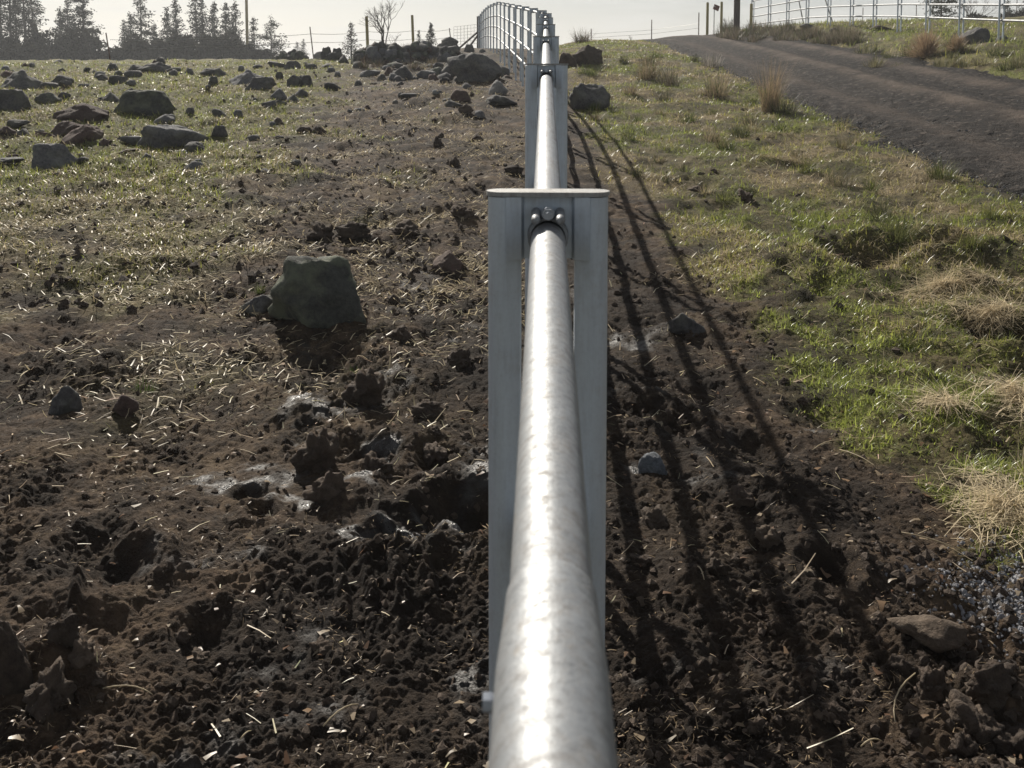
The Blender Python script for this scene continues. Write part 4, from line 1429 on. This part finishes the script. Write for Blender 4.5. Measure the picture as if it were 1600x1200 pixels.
tussock('grass_tussock', 1203, 178, 44, 84, 'tall tan feathery tussock at the edge of the gravel road', nbl=420, spread=.17, tone=(.46, .35, .23), wmul=.7)
tussock('grass_tussock', 1225, 180, 70, 34, 'low dark tussock at the foot of the tall feathery tussock', nbl=200, tone=(.14, .13, .075))
tussock('grass_tussock', 1012, 128, 60, 42, 'fawn tussock on the verge left of a grey-topped tuft', nbl=260, spread=.4)
tussock('grass_tussock', 1046, 134, 52, 44, 'grey-topped dark tuft in the middle of the verge', nbl=260, tone=(.22, .19, .14))
tussock('grass_tussock', 1040, 158, 40, 26, 'small dark tuft in front of the grey-topped tuft', nbl=140, tone=(.13, .12, .07))
tussock('grass_tussock', 985, 150, 36, 24, 'small fawn tuft near the bluish boulder', nbl=140)
tussock('grass_tussock', 1120, 150, 60, 46, 'wispy pale tussock beside the road edge, upper one', nbl=220, spread=.35)
tussock('grass_tussock', 1110, 105, 60, 24, 'pale seed-head weeds along the road edge', nbl=220, spread=.3, tone=(.4, .36, .32))
tussock('grass_tussock', 1172, 196, 44, 26, 'dark rounded tuft below the tall feathery tussock', nbl=160, tone=(.15, .13, .08))
tussock('grass_tussock', 1160, 215, 42, 22, 'lower dark green tuft on the verge slope', nbl=160, tone=(.10, .11, .04))
tussock('grass_tussock', 1112, 222, 50, 28, 'spiky tan tuft left of the dark green tuft', nbl=160)
tussock('grass_tussock', 1400, 372, 90, 46, 'bushy green tuft above the dark ditch', nbl=260, tone=(.17, .18, .07))
tussock('grass_tussock', 1310, 295, 70, 32, 'dull grey tuft on the slope below the road edge', nbl=180, tone=(.2, .17, .11))
tussock('grass_tussock', 1470, 285, 70, 34, 'green tuft at the road edge near the right border', nbl=200, tone=(.13, .15, .05))
tussock('grass_tussock', 910, 66, 40, 26, 'dark bushy tuft on the skyline right of the fence', nbl=240, tone=(.16, .12, .09))


def straw_mat(u, vb, wpx, dpx, label, n=900, hump=.025, tone=(.72, .61, .42)):
    p = at(u, vb, height1)
    d = (p - EYE).length
    wd = wpx / FPX * d * .5
    dd = dpx / FPX * d * 1.4
    r = np.minimum(np.abs(rng.normal(0, .5, n)), 1.1); a = rng.uniform(0, 6.28, n)
    X_, Y_ = r * np.cos(a) * wd, r * np.sin(a) * dd
    Z_ = hg(p.x + X_, p.y + Y_) - hz(p.x, p.y) + hump * np.exp(-2 * r ** 2) * rng.random(n) + .006
    me = strips('straw_mat', np.stack([X_, Y_, Z_], -1), rng.uniform(.06, .22, n), rng.uniform(.002, .0042, n), rng.normal(3.5, 1.5, n), rng.normal(.10, .25, n), rng.normal(.25, .35, n),
                np.array(tone)[None] * rng.uniform(.45, 1.2, n)[:, None], M_STRAW, .4, 3)
    o = link('straw_mat', me, M_STRAW)
    o.location = (p.x, p.y, hz(p.x, p.y))
    return tag(o, label, 'dead grass', 'mats of flattened dead grass')


straw_mat(1580, 800, 150, 70, 'pale flattened mat of straw-like grass at the right border beside the green patch', 1300)
straw_mat(1545, 500, 190, 30, 'long matted ridge of tan grass hanging over the dark hollow at the right border', 1200, .035)
straw_mat(1480, 650, 90, 30, 'thin scatter of straw between green patches near the right border', 350, .03)
straw_mat(1480, 432, 230, 24, 'matted band of tan grass below the dark ditch', 1100, .03)
straw_mat(1590, 640, 80, 60, 'pale tangled straw at the right border above the flattened mat', 600)
straw_mat(1240, 255, 240, 22, 'broad band of dry fawn grass across the middle of the verge', 1100, .03, (.46, .38, .25))
tussock('grass_tussock', 225, 612, 44, 26, 'small bright green tuft behind the brown stone in the mud', nbl=120, tone=(.09, .14, .03), spread=.6)
tussock('grass_tussock', 555, 578, 40, 18, 'small green tuft in front of the large mossy boulder', nbl=90, tone=(.08, .12, .03), spread=.7)
tussock('grass_tussock', 405, 452, 30, 24, 'green tuft at the back left of the large mossy boulder', nbl=90, tone=(.11, .14, .04), spread=.6)

rt = random.Random(21)
k = 0
while k < 60:
    u, v = rt.uniform(900, 1590), math.exp(rt.uniform(math.log(85), math.log(640)))
    p = at(u, v, height1)
    if not (zone_edge(p.y) + .2 < p.x < ROAD_L + road_shift(p.y) - .1):
        continue
    tussock('grass_tuft', u, v, rt.uniform(24, 50) * (.6 + v / 500), rt.uniform(12, 24) * (.6 + v / 500), 'small low tuft of mixed green and dry grass on the verge beside the road', 'tuft', 'small grass tufts on the verge', 130,
            rt.choice([(.16, .17, .05), (.12, .15, .035), (.30, .25, .14), (.10, .10, .05), (.42, .35, .21)]), p=p, spread=.85)
    k += 1
# bank beyond the road: dry weeds
for i in range(80):
    u = random.uniform(1120, 1345)
    vb = random.uniform(46, 66) + (u - 1120) * .03
    p = at(u, vb, height1)
    tussock('dry_weed', u, vb, random.uniform(22, 44), random.uniform(12, 24), 'grey-brown dry weed clump on the bank below the far fence', 'weed', 'dry weeds on the bank', 120,
            random.choice([(.20, .165, .12), (.28, .235, .17), (.13, .115, .075), (.16, .14, .11)]), p=p, spread=.55)
for i in range(26):
    u = random.uniform(1345, 1600)
    vb = random.uniform(70, 108) + (u - 1345) * .05
    p = at(u, vb, height1)
    tussock('dry_weed', u, vb, random.uniform(26, 52), random.uniform(12, 22), 'olive grass clump on the bank between road and far fence', 'weed', 'grass clumps on the bank', 120,
            random.choice([(.20, .19, .09), (.26, .235, .13), (.12, .125, .05)]), p=p, spread=.6)


for i in range(22):
    u = random.choice([random.uniform(560, 636), random.uniform(560, 690)])
    tussock('dry_weed', u, random.uniform(84, 112), random.uniform(18, 34), random.uniform(12, 24), 'brown dead weed clump growing among the stones of the rock heap', 'weed', 'dead weeds on the rock heap', 110,
            random.choice([(.17, .135, .10), (.24, .20, .14), (.12, .10, .075)]), spread=.5)


def tumbleweed(u, vb, wpx, hpx, label, n=900):
    p = at(u, vb, height1)
    d = (p - EYE).length
    wd, hh = wpx / FPX * d, hpx / FPX * d
    m = MB()
    rr = random.Random(int(u))
    for i in range(n):
        a = rr.uniform(0, 6.28)
        e_ = rr.uniform(.1, 1.5)
        q = Vector((0, 0, .02))
        dv = Vector((math.cos(a) * math.cos(e_) * wd / 2, math.sin(a) * math.cos(e_) * wd / 2, math.sin(e_) * hh))
        t0, t1 = rr.uniform(0, .5), rr.uniform(.75, 1.05)
        j = Vector((rr.gauss(0, .05), rr.gauss(0, .05), rr.gauss(0, .05))) * wd
        a0, a1, a2 = dv * t0, dv * ((t0 + t1) / 2) + j, dv * t1 + j * 1.5
        s_ = Vector((-dv.y, dv.x, rr.uniform(-.3, .3)))
        s_ = s_.normalized() * .006
        m.add([tuple(a0 - s_), tuple(a0 + s_), tuple(a1 + s_), tuple(a1 - s_), tuple(a2)], [(0, 1, 2, 3), (3, 2, 4)])
    me = m.mesh('tumbleweed')
    ca = me.color_attributes.new('tint', 'FLOAT_COLOR', 'POINT')
    c = np.ones((len(me.vertices), 4), np.float32)
    c[:, :3] = np.array([.42, .31, .205])[None] * rng.uniform(.5, 1.2, len(me.vertices))[:, None]
    ca.data.foreach_set('color', c.ravel())
    o = link('tumbleweed', me, M_STRAW)
    o.location = (p.x, p.y, hz(p.x, p.y))
    return tag(o, label, 'tumbleweed', 'tan bushes beyond the road')


tumbleweed(1446, 88, 82, 42, 'large tan tumbleweed bush on the bank beyond the road')
tumbleweed(1494, 84, 44, 30, 'smaller tan tumbleweed right of the large one beyond the road', 500)

# ------------------------------------------------------------------ single stalks and sticks lying about
stalks = [((1430, 1050), (1388, 1098), (1398, 1140), 'thin bent pale stalk arching over the dark clods'), ((1345, 1176), (1362, 1168), (1378, 1168), 'short fat pale stalk lying on crumbly mud at the bottom'),
          ((1408, 838), (1455, 846), (1500, 860), 'long straight stalk at the lower edge of the green verge'), ((1312, 700), (1350, 722), (1372, 735), 'forked dry stalk lying in front of the green patch'),
          ((505, 1130), (535, 1112), (560, 1100), 'pale stick lying on the mud at the bottom left of the fence'), ((375, 1145), (385, 1138), (392, 1130), 'short stub of straw low in the mud left of the pipe'),
          ((160, 1065), (210, 1060), (238, 1070), 'thin brown twig on dark mud at lower left'), ((1090, 905), (1096, 915), (1100, 925), 'short straw in the rail shadows right of the near pipe'),
          ((1270, 700), (1290, 685), (1330, 688), 'thin curved stalk on dark mud beside the grass edge')]
for a, b_, c, lab in stalks:
    pts3 = []
    for i, (u, v) in enumerate((a, b_, c)):
        q = at(u, v, height1)
        pts3.append(Vector((q.x, q.y, hz(q.x, q.y) + (.012 if i != 1 else .03))))
    m = MB()
    cv = [pts3[0].lerp(pts3[1], t).lerp(pts3[1].lerp(pts3[2], t), t) for t in (0, .2, .4, .6, .8, 1)]
    m.tube(cv, [.002, .0022, .0022, .002, .0018, .0013], 5)
    me = m.mesh('dry_stalk', True)
    ca = me.color_attributes.new('tint', 'FLOAT_COLOR', 'POINT')
    cc = np.tile(np.array([.5, .42, .29, 1], np.float32), len(me.vertices))
    ca.data.foreach_set('color', cc)
    tag(link('dry_stalk', me, M_STRAW), lab, 'stalk', 'loose dry stalks')


# ------------------------------------------------------------------ trees
def conifer(u, vt, vb, hwpx, dist, label, bare=.15, dens=1.0, seed=0, tone=(.022, .027, .017), group='conifers beyond the field', name='pine_tree', droop=.2):
    rr = random.Random(seed)
    base = at_y(u, vb, dist)
    H = (vb - vt) / FPX * dist
    base.z -= .5
    H += .5
    hw = hwpx / FPX * dist
    root = empty(name, base)
    tag(root, label, 'tree', group)
    lean = Vector((rr.gauss(0, .012), rr.gauss(0, .012), 0)) * H
    t = MB()
    tp = [Vector((0, 0, -.3)), Vector((0, 0, H * .3)) + lean * .3, Vector((0, 0, H * .7)) + lean * .7, Vector((0, 0, H)) + lean]
    r0 = .012 * H + .05 * min(1, H / 6)
    t.tube(tp, [r0, r0 * .8, r0 * .45, .02], 7)
    V, F, C = [], [], []
    nlev = int(max(24, H / .34 * dens ** .3))
    kz = min(1.0, H / 6.5)
    for i in range(nlev):
        f = bare + (1 - bare) * (i + rr.random()) / nlev
        zc = f * H
        taper = (1 - f) / (1 - bare)
        rad = hw * (.14 + 1.75 * taper ** .9) * rr.uniform(.55, 1.2)
        if f < bare + .12:
            rad *= .75
        for k in range(rr.choice([3, 4, 4, 5])):
            a = rr.uniform(0, 6.28)
            rl = rad * rr.uniform(.55, 1.1)
            p0 = Vector((0, 0, zc)) + lean * f
            tipz = rl * (rr.uniform(-.1, .35) - droop * .5)
            p1 = p0 + Vector((math.cos(a) * rl, math.sin(a) * rl, tipz))
            if rl > .35 * kz:
                t.tube([p0, p1], [(.018 + .012 * rl) * kz, .006 * kz], 3, False)
            ns = max(6, int((8 + rl / kz * 17) * dens))
            for q in range(ns):
                s_ = .18 + .85 * (q + rr.random()) / ns
                c0 = p0.lerp(p1, s_) + Vector((rr.gauss(0, .14), rr.gauss(0, .14), rr.gauss(0, .16))) * kz
                ln = rr.uniform(.14, .36) * kz
                wd = rr.uniform(.03, .085) * kz
                dv = Vector((math.cos(a) + rr.gauss(0, .7), math.sin(a) + rr.gauss(0, .7), rr.gauss(.05, .5))).normalized()
                sv = dv.cross(Vector((rr.gauss(0, 1), rr.gauss(0, 1), rr.gauss(0, 1)))).normalized()
                o = len(V)
                V += [tuple(c0 - dv * ln * .5), tuple(c0 + sv * wd), tuple(c0 + dv * ln * .5), tuple(c0 - sv * wd)]
                F.append((o, o + 1, o + 2, o + 3))
                k_ = rr.uniform(.55, 1.5)
                C += [(tone[0] * k_, tone[1] * k_, tone[2] * k_)] * 4
    link('trunk', t.mesh('trunk', True), M_BARK, root)
    cr = link('crown', np_mesh('crown', V, F, False, np.array(C)), M_NEEDLE, root)
    return root


def bush(u, vt, vb, hwpx, dist, label, n=1500, seed=0, tone=(.035, .034, .026), group='dark scrub under the conifers', name='scrub_bush', leaf=.16):
    rr = np.random.default_rng(seed)
    base = at_y(u, vb, dist)
    H = (vb - vt) / FPX * dist
    hw = hwpx / FPX * dist
    root = empty(name, base)
    tag(root, label, 'bush', group)
    d = rr.normal(size=(n, 3))
    d /= np.linalg.norm(d, axis=1)[:, None]
    d[:, 2] = np.abs(d[:, 2])
    r = rr.random(n) ** .45
    lump = np.array([1 + .5 * mnoise.noise(Vector(q * 2.2 + seed)) for q in d])
    c = d * (r * lump)[:, None] * np.array([hw, hw * .8, H])[None]
    c[:, 2] += .02
    ln = rr.uniform(.6, 1.5, n)[:, None] * leaf
    dv = rr.normal(size=(n, 3)); dv /= np.linalg.norm(dv, axis=1)[:, None]
    sv = np.cross(dv, rr.normal(size=(n, 3))); sv /= np.linalg.norm(sv, axis=1)[:, None]
    V = np.stack([c - dv * ln, c + sv * ln * .45, c + dv * ln, c - sv * ln * .45], 1).reshape(-1, 3)
    F = np.arange(4 * n).reshape(-1, 4)
    C = np.repeat(np.array(tone)[None] * rr.uniform(.5, 1.5, n)[:, None], 4, 0)
    t = MB()
    for k in range(7):
        a = rr.uniform(0, 6.28)
        e_ = rr.uniform(.5, 1.4)
        q = Vector((math.cos(a) * math.cos(e_) * hw * .8, math.sin(a) * math.cos(e_) * hw * .7, math.sin(e_) * H * .85))
        t.tube([(0, 0, -.3), q * .5, q], [.07, .045, .015], 5)
    link('stem', t.mesh('stem', True), M_BARK, root)
    link('foliage', np_mesh('foliage', V, F, False, C), M_NEEDLE, root)
    return root


TD = 105
trees = [
    # u, vtop, vbase, halfwidth px, dist, bare, dens, label
    (4, -38, 104, 22, TD, .25, .8, 'tall sparse pine at the very left edge of the view'),
    (18, -55, 104, 20, TD - 4, .42, .55, 'pine with a long bare dark trunk, second from the left edge'),
    (27, -8, 104, 14, TD - 2, .45, .5, 'slimmer bare-trunked pine beside the long bare trunk'),
    (43, -60, 104, 22, TD - 5, .40, .6, 'tallest bare-trunked pine of the left group'),
    (53, -18, 104, 21, TD, .22, .95, 'leafy pine at the right side of the left group'),
    (94, 14, 103, 15, TD + 4, .1, 1.0, 'short pine at the left of the middle pair of dense pines'),
    (107, -4, 103, 15, TD + 6, .1, 1.1, 'narrow pointed pine between a short pine and a broad dense pine'),
    (131, -22, 103, 28, TD, .12, 1.25, 'broad dense pine left of the gap with the leaning post'),
    (196, 34, 102, 9, TD + 10, .1, .9, 'small pine at the right side of the gap'),
    (204, 22, 102, 12, TD + 6, .1, .9, 'medium pine leaning against the tall single pine'),
    (222, -7, 102, 25, TD, .12, .9, 'tall single pine with a pointed open crown right of the gap'),
    (243, 36, 101, 9, TD + 12, .1, .8, 'small thin pine right of the tall single pine'),
    (262, 14, 101, 14, TD + 4, .1, .95, 'pointed pine leading the long right-hand row of pines'),
    (277, 2, 101, 15, TD + 2, .1, 1.1, 'dense pointed pine, second in the long row'),
    (309, -10, 100, 17, TD, .25, .7, 'tall open pine with a bare lower trunk in the long row'),
    (318, -3, 100, 14, TD + 3, .15, .9, 'tall narrow pine touching the open pine of the long row'),
    (335, 7, 100, 14, TD + 3, .1, 1.1, 'dark round-topped pine in the middle of the long row'),
    (353, 8, 99, 12, TD, .1, 1.0, 'narrow pine right of the round-topped one in the long row'),
    (370, 4, 99, 16, TD + 4, .15, .85, 'pointed open pine just left of the tall pole'),
    (398, 29, 98, 17, TD + 6, .12, .65, 'thin airy pine just right of the tall pole'),
    (424, 28, 97, 28, TD - 10, .06, .8, 'airy pyramid-shaped pine standing apart right of the row'),
    (465, 66, 93, 8, 170, .05, .7, 'tiny far pine, left of a pair on the horizon'),
    (474, 62, 93, 8, 170, .05, .8, 'tiny far pine, right of a pair on the horizon'),
    (549, 36, 92, 15, 62, .05, .6, 'small airy young pine left of the left wooden post'),
    (673, 37, 82, 9, 75, .05, 1.2, 'small dense dark conifer right of the right wooden post'),
    (655, 48, 80, 6, 85, .05, .8, 'tiny thin conifer beside the right wooden post'),
]
for i, (u, vt, vb, hw, d, bare, dens, lab) in enumerate(trees):
    conifer(u, vt, vb, hw, d, lab, bare, dens, 50 + i)
bushes = [(10, 58, 104, 26, TD - 12, 'dark scrub filling the left edge under the tall pines'), (60, 52, 104, 22, TD - 12, 'round dark scrub below the leafy pine of the left group'), (100, 62, 104, 24, TD - 12, 'dark scrub below the short pine'),
          (130, 48, 104, 30, TD - 12, 'big dark scrub mass below the broad dense pine'), (180, 84, 103, 22, TD - 12, 'low brush under the leaning post in the gap'), (215, 62, 103, 22, TD - 12, 'scrub at the foot of the tall single pine'),
          (250, 70, 102, 20, TD - 12, 'scrub left of the dense pointed pine'), (285, 58, 102, 26, TD - 12, 'dark scrub below the second pine of the long row'), (325, 66, 101, 22, TD - 12, 'scrub below the narrow pines of the long row'),
          (352, 60, 100, 24, TD - 12, 'greenish scrub in the middle of the long row'), (385, 78, 99, 22, TD - 12, 'low scrub round the foot of the tall pole'), (412, 86, 98, 22, TD - 12, 'low brush left of the pyramid-shaped pine'), (40, 74, 105, 26, TD - 16, 'low dark scrub between the bare trunks')]
for i, (u, vt, vb, hw, d, lab) in enumerate(bushes):
    bush(u, vt - 6, vb, hw * 1.15, d, lab, 3000, 300 + i, leaf=.2)
# right, behind the far fence
conifer(1470, -40, 40, 26, 62, 'dark conifer behind the far fence right of the tumbleweed', .05, 1.0, 91, group='trees behind the far fence', tone=(.035, .043, .022))
conifer(1574, 0, 38, 14, 66, 'small conifer behind the far fence near the right border', .05, 1.0, 92, group='trees behind the far fence', tone=(.035, .043, .022))
conifer(1606, -20, 40, 16, 60, 'conifer cut by the right border behind the far fence', .05, 1.0, 93, group='trees behind the far fence', tone=(.035, .043, .022))
bush(1585, 20, 44, 34, 58, 'dark hedge-like bush at the right border behind the far fence', 1200, 401, group='bushes behind the far fence')
bush(1530, 24, 42, 22, 60, 'dark bush below the bare branches behind the far fence', 700, 402, group='bushes behind the far fence')


def bare_shrub(u, vb, hpx, wpx, dist, label, seed, stems=7, depth=5, mat=None, group='bare shrubs', name='bare_shrub'):
    rr = random.Random(seed)
    base = at_y(u, vb, dist)
    H = hpx / FPX * dist
    Wd = wpx / FPX * dist
    m = MB()

    def grow(p, d, ln, r, lev):
        q = p + d * ln
        mid = p + d * ln * .5 + Vector((rr.gauss(0, .04), rr.gauss(0, .04), rr.gauss(0, .03))) * ln
        m.tube([p, mid, q], [r, r * .88, r * .72], 5 if lev < 2 else 3, lev >= depth - 1)
        if lev >= depth:
            return
        for k in range(rr.choice([2, 2, 3])):
            dd = (d + Vector((rr.gauss(0, .38), rr.gauss(0, .38), rr.gauss(.10, .25)))).normalized()
            grow(q, dd, ln * rr.uniform(.62, .88), r * .66, lev + 1)
    for k in range(stems):
        a = rr.uniform(0, 6.28)
        d0 = Vector((math.cos(a) * .55 * Wd / H, math.sin(a) * .4 * Wd / H, 1)).normalized()
        grow(Vector((rr.gauss(0, .08), rr.gauss(0, .08), -.1)), d0, H * rr.uniform(.22, .30), .012 * H, 0)
    o = link(name, m.mesh(name, True), mat or M_TWIG)
    o.location = base
    return tag(o, label, 'shrub', group)


bare_shrub(602, 68, 86, 46, 37, 'bare grey branching shrub on the rock heap between two wooden posts', 3, 5, 4)
bare_shrub(616, 66, 24, 24, 37, 'low twiggy growth right beside the bare grey shrub', 8, 5, 3)
bare_shrub(637, 74, 16, 14, 36, 'small twigs left of the right wooden post', 9, 4, 3)
bare_shrub(1520, 38, 52, 60, 58, 'bare dark-branched tree behind the far fence', 4, 7, 5, group='bare trees behind the far fence')
bare_shrub(1238, 42, 18, 34, 52, 'faint twiggy bush behind the far fence posts', 5, 6, 4)
bare_shrub(1140, 40, 20, 24, 54, 'faint bare bush behind the thick dark pole', 6, 5, 4)
bare_shrub(989, 64, 16, 14, 44, 'small dark seedling on the crest left of the road', 12, 3, 3)


# ------------------------------------------------------------------ posts, pole, sign, wire fences
def post_mesh(H, r, n=10, r1=None):
    m = MB()
    m.tube([(0, 0, -.6), (0, 0, H * .5), (0, 0, H - .02), (0, 0, H)], [r, r * .98, r1 or r * .95, (r1 or r * .95) * .8], n)
    return m.mesh('wooden_post', True, R(40))


def t_post(H):
    m = MB()
    m.box((0, 0, H / 2 - .2), (.045, .007, H + .4))
    m.box((0, .0205, H / 2 - .2), (.007, .034, H + .4))
    return m.mesh('steel_post')


def standing(name, u, vt, vb, dist, me_fn, mat, label, cat, group=None, lean=0):
    p = at_y(u, vb, dist)
    H = (vb - vt) / FPX * dist
    o = link(name, me_fn(H), mat)
    o.location = p
    o.rotation_euler = (0, lean, YAW)
    return tag(o, label, cat, group)


# thick dark pole beside the road crest and its neighbours
standing('utility_pole', 1151, -260, 44, 43, lambda H: post_mesh(H, .135, 12, .11), M_DARKWOOD, 'thick dark wooden pole rising out of view beside the road crest', 'pole')
standing('utility_pole', 387, -150, 100, 95, lambda H: post_mesh(H, .13, 10, .10), M_POLE, 'tall thin yellowish pole rising in front of the pine row', 'pole')
standing('wooden_post', 1105, 4, 52, 49, lambda H: post_mesh(H, .065), M_WOOD, 'wooden post left of the small red sign at the road crest', 'post', 'wooden posts at the road crest')
standing('wooden_post', 1127, 3, 44, 50, lambda H: post_mesh(H, .065), M_WOOD, 'wooden post right of the small red sign at the road crest', 'post', 'wooden posts at the road crest')
standing('wooden_post', 1173.5, 6, 40, 47, lambda H: post_mesh(H, .07), M_WOOD, 'wooden post holding fence rails right of the thick dark pole', 'post', 'wooden posts at the road crest')
for u, vt, vb, d, ln, lab in [(1091.5, 20, 60, 48, 0, 'thin steel stake left of the wooden posts at the road crest'), (1018, 31, 64, 52, 0, 'thin steel stake on the skyline just left of the road crest'),
                              (924, 45, 66, 50, -.02, 'thin steel stake on the skyline right of the pipe fence'), (1262, 17, 48, 60, 0, 'thin steel stake seen through the far fence'),
                              (1347.5, 12, 52, 62, 0, 'thin stake seen through the middle of the far fence'), (1431, 8, 44, 62, 0, 'thin stake left of the dark conifer behind the far fence'), (1588, -10, 30, 62, 0, 'thin stake between conifers at the right border')]:
    standing('steel_stake', u, vt, vb, d, t_post, M_RUST, lab, 'stake', 'thin steel stakes', ln)
# leaning rods leaned behind the far fence
for u0, v0_, u1, v1_, lab in [(1248, 0, 1256, 33, 'thin leaning rod behind the left part of the far fence'), (1289, -2, 1306, 44, 'longer leaning rod behind the far fence')]:
    a, c = at_y(u0, v0_, 52), at_y(u1, v1_ + 6, 52)
    m = MB()
    m.tube([a, c], .03, 6)
    tag(link('leaning_rod', m.mesh('leaning_rod', True), M_WIRE), lab, 'rod', 'leaning rods')

# sign
sp = at_y(1115.5, 48, 47)
sg = empty('road_sign', sp, YAW + .35)
tag(sg, 'small dark red sign plate with a white corner at the road crest', 'sign')
hs_ = (48 - 17) / FPX * 47
m = MB(); m.tube([(0, 0, -.5), (0, 0, hs_ + .22)], .018, 6)
link('stake', m.mesh('stake'), M_WIRE, sg)
rot = Matrix.Rotation(R(20), 3, 'Y')
m = MB(); m.box((.09, -.03, hs_ + .14), (.30, .02, .24), rot)
pl = link('plate', m.mesh('plate'), M_SIGN, sg)
m = MB(); m.prism([(-.02, 0), (.07, 0), (-.02, .08)], 0, .004)
wc = link('white_corner', m.mesh('white_corner'), M_WHITE, pl)
wc.rotation_euler = (math.pi / 2, 0, 0)
wc.location = (-.02, -.043, hs_ + .17)

# left wire fence: posts, stakes, strands, mesh
wf = empty('wire_fence', (0, 0, 0))
tag(wf, 'old wire fence on wooden posts along the left skyline behind the rock heap', 'fence')
wire_pts = []
for u, vt, vb, d, me_fn, mat, nm, ln in [(646, 24, 78, 48, lambda H: post_mesh(H, .065), M_WOOD, 'wooden_post', -.03), (575, 26, 84, 46, lambda H: post_mesh(H, .07), M_WOOD, 'wooden_post', -.03),
                                         (490, 42, 92, 43, t_post, M_RUST, 'steel_stake', -.10), (706, 44, 76, 50, t_post, M_RUST, 'steel_stake', -.12),
                                         (174, 51, 104, 38, t_post, M_RUST, 'steel_stake', -.13)]:
    p = at_y(u, vb, d)
    o = link(nm, me_fn((vb - vt) / FPX * d), mat, wf)
    o.location = p
    o.rotation_euler = (0, ln, YAW)
for v_off in ((705, 46, 646, 48, 575, 49.5, 488, 53, 300, 60, 172, 62), (705, 58, 646, 61, 575, 62, 488, 66, 300, 72, 172, 76)):
    P_ = []
    dd = [50, 48, 46, 43, 40, 38]
    for k in range(6):
        P_.append(at_y(v_off[2 * k], v_off[2 * k + 1], dd[k]))
    m = MB()
    cv = []
    for k in range(5):
        for t in (0, .33, .66):
            q = P_[k].lerp(P_[k + 1], t)
            q.z -= .25 * t * (1 - t)
            cv.append(q)
    cv.append(P_[5])
    m.tube(cv, .008, 4)
    link('wire_strand', m.mesh('wire_strand'), M_WIRE, wf)
# mesh panel between the end post and the first stake
A0, A1 = at_y(709, 70, 50), at_y(746, 68, 52)
B0, B1 = at_y(709, 42, 50), at_y(746, 38, 52)
m = MB()
for k in range(8):
    t = k / 7
    m.tube([A0.lerp(A1, t), B0.lerp(B1, t)], .009 if k in (2, 3, 4) else .006, 4)
for k in range(7):
    t = k / 6
    m.tube([A0.lerp(B0, t), A1.lerp(B1, t)], .006, 4)
link('mesh_panel', m.mesh('mesh_panel'), M_WIRE, wf)
# second strand of wire across the crest between stakes
for (va, vb), lab in (((47, 43), 'upper thin wire strung across the skyline between steel stakes left of the road'), ((53, 50), 'lower thin wire strung across the skyline between steel stakes left of the road')):
    m = MB()
    m.tube([at_y(924, va + 6, 50), at_y(1018, va, 52), at_y(1091, vb - 6, 48)], .006, 4)
    tag(link('strung_wire', m.mesh('strung_wire'), M_WIRE), lab, 'wire', 'wires across the crest')
# dark end post with brace
ep = at_y(748, 80, 52.5)
eb = empty('end_post', ep, YAW)
tag(eb, 'dark wooden end post with two slanting braces at the far end of the pipe fence', 'post')
m = MB(); m.tube([(0, 0, -.4), (0, 0, (80 - 26) / FPX * 52.5)], .10, 10)
link('post', m.mesh('post', True, R(40)), M_DARKWOOD, eb)
for dx in (-.30, -.62):
    m = MB(); m.tube([(dx * 1.5 - .1, -.1, .12), (-.06, -.06, .62 - dx * .55)], .05, 8)
    link('brace', m.mesh('brace', True, R(40)), M_DARKWOOD, eb)

# ------------------------------------------------------------------ thin haze in the air
hm = bpy.data.materials.new('haze')
hm.use_nodes = True
hn = hm.node_tree
hn.nodes.clear()
ho = hn.nodes.new('ShaderNodeOutputMaterial')
pv = hn.nodes.new('ShaderNodeVolumePrincipled')
pv.inputs['Color'].default_value = (.93, .96, 1, 1)
pv.inputs['Density'].default_value = .001
pv.inputs['Anisotropy'].default_value = .2
hn.links.new(pv.outputs[0], ho.inputs['Volume'])
m = MB()
m.box((0, 700, 12), (2400, 1800, 40))
tag(link('haze', m.mesh('haze'), hm), kind='stuff')
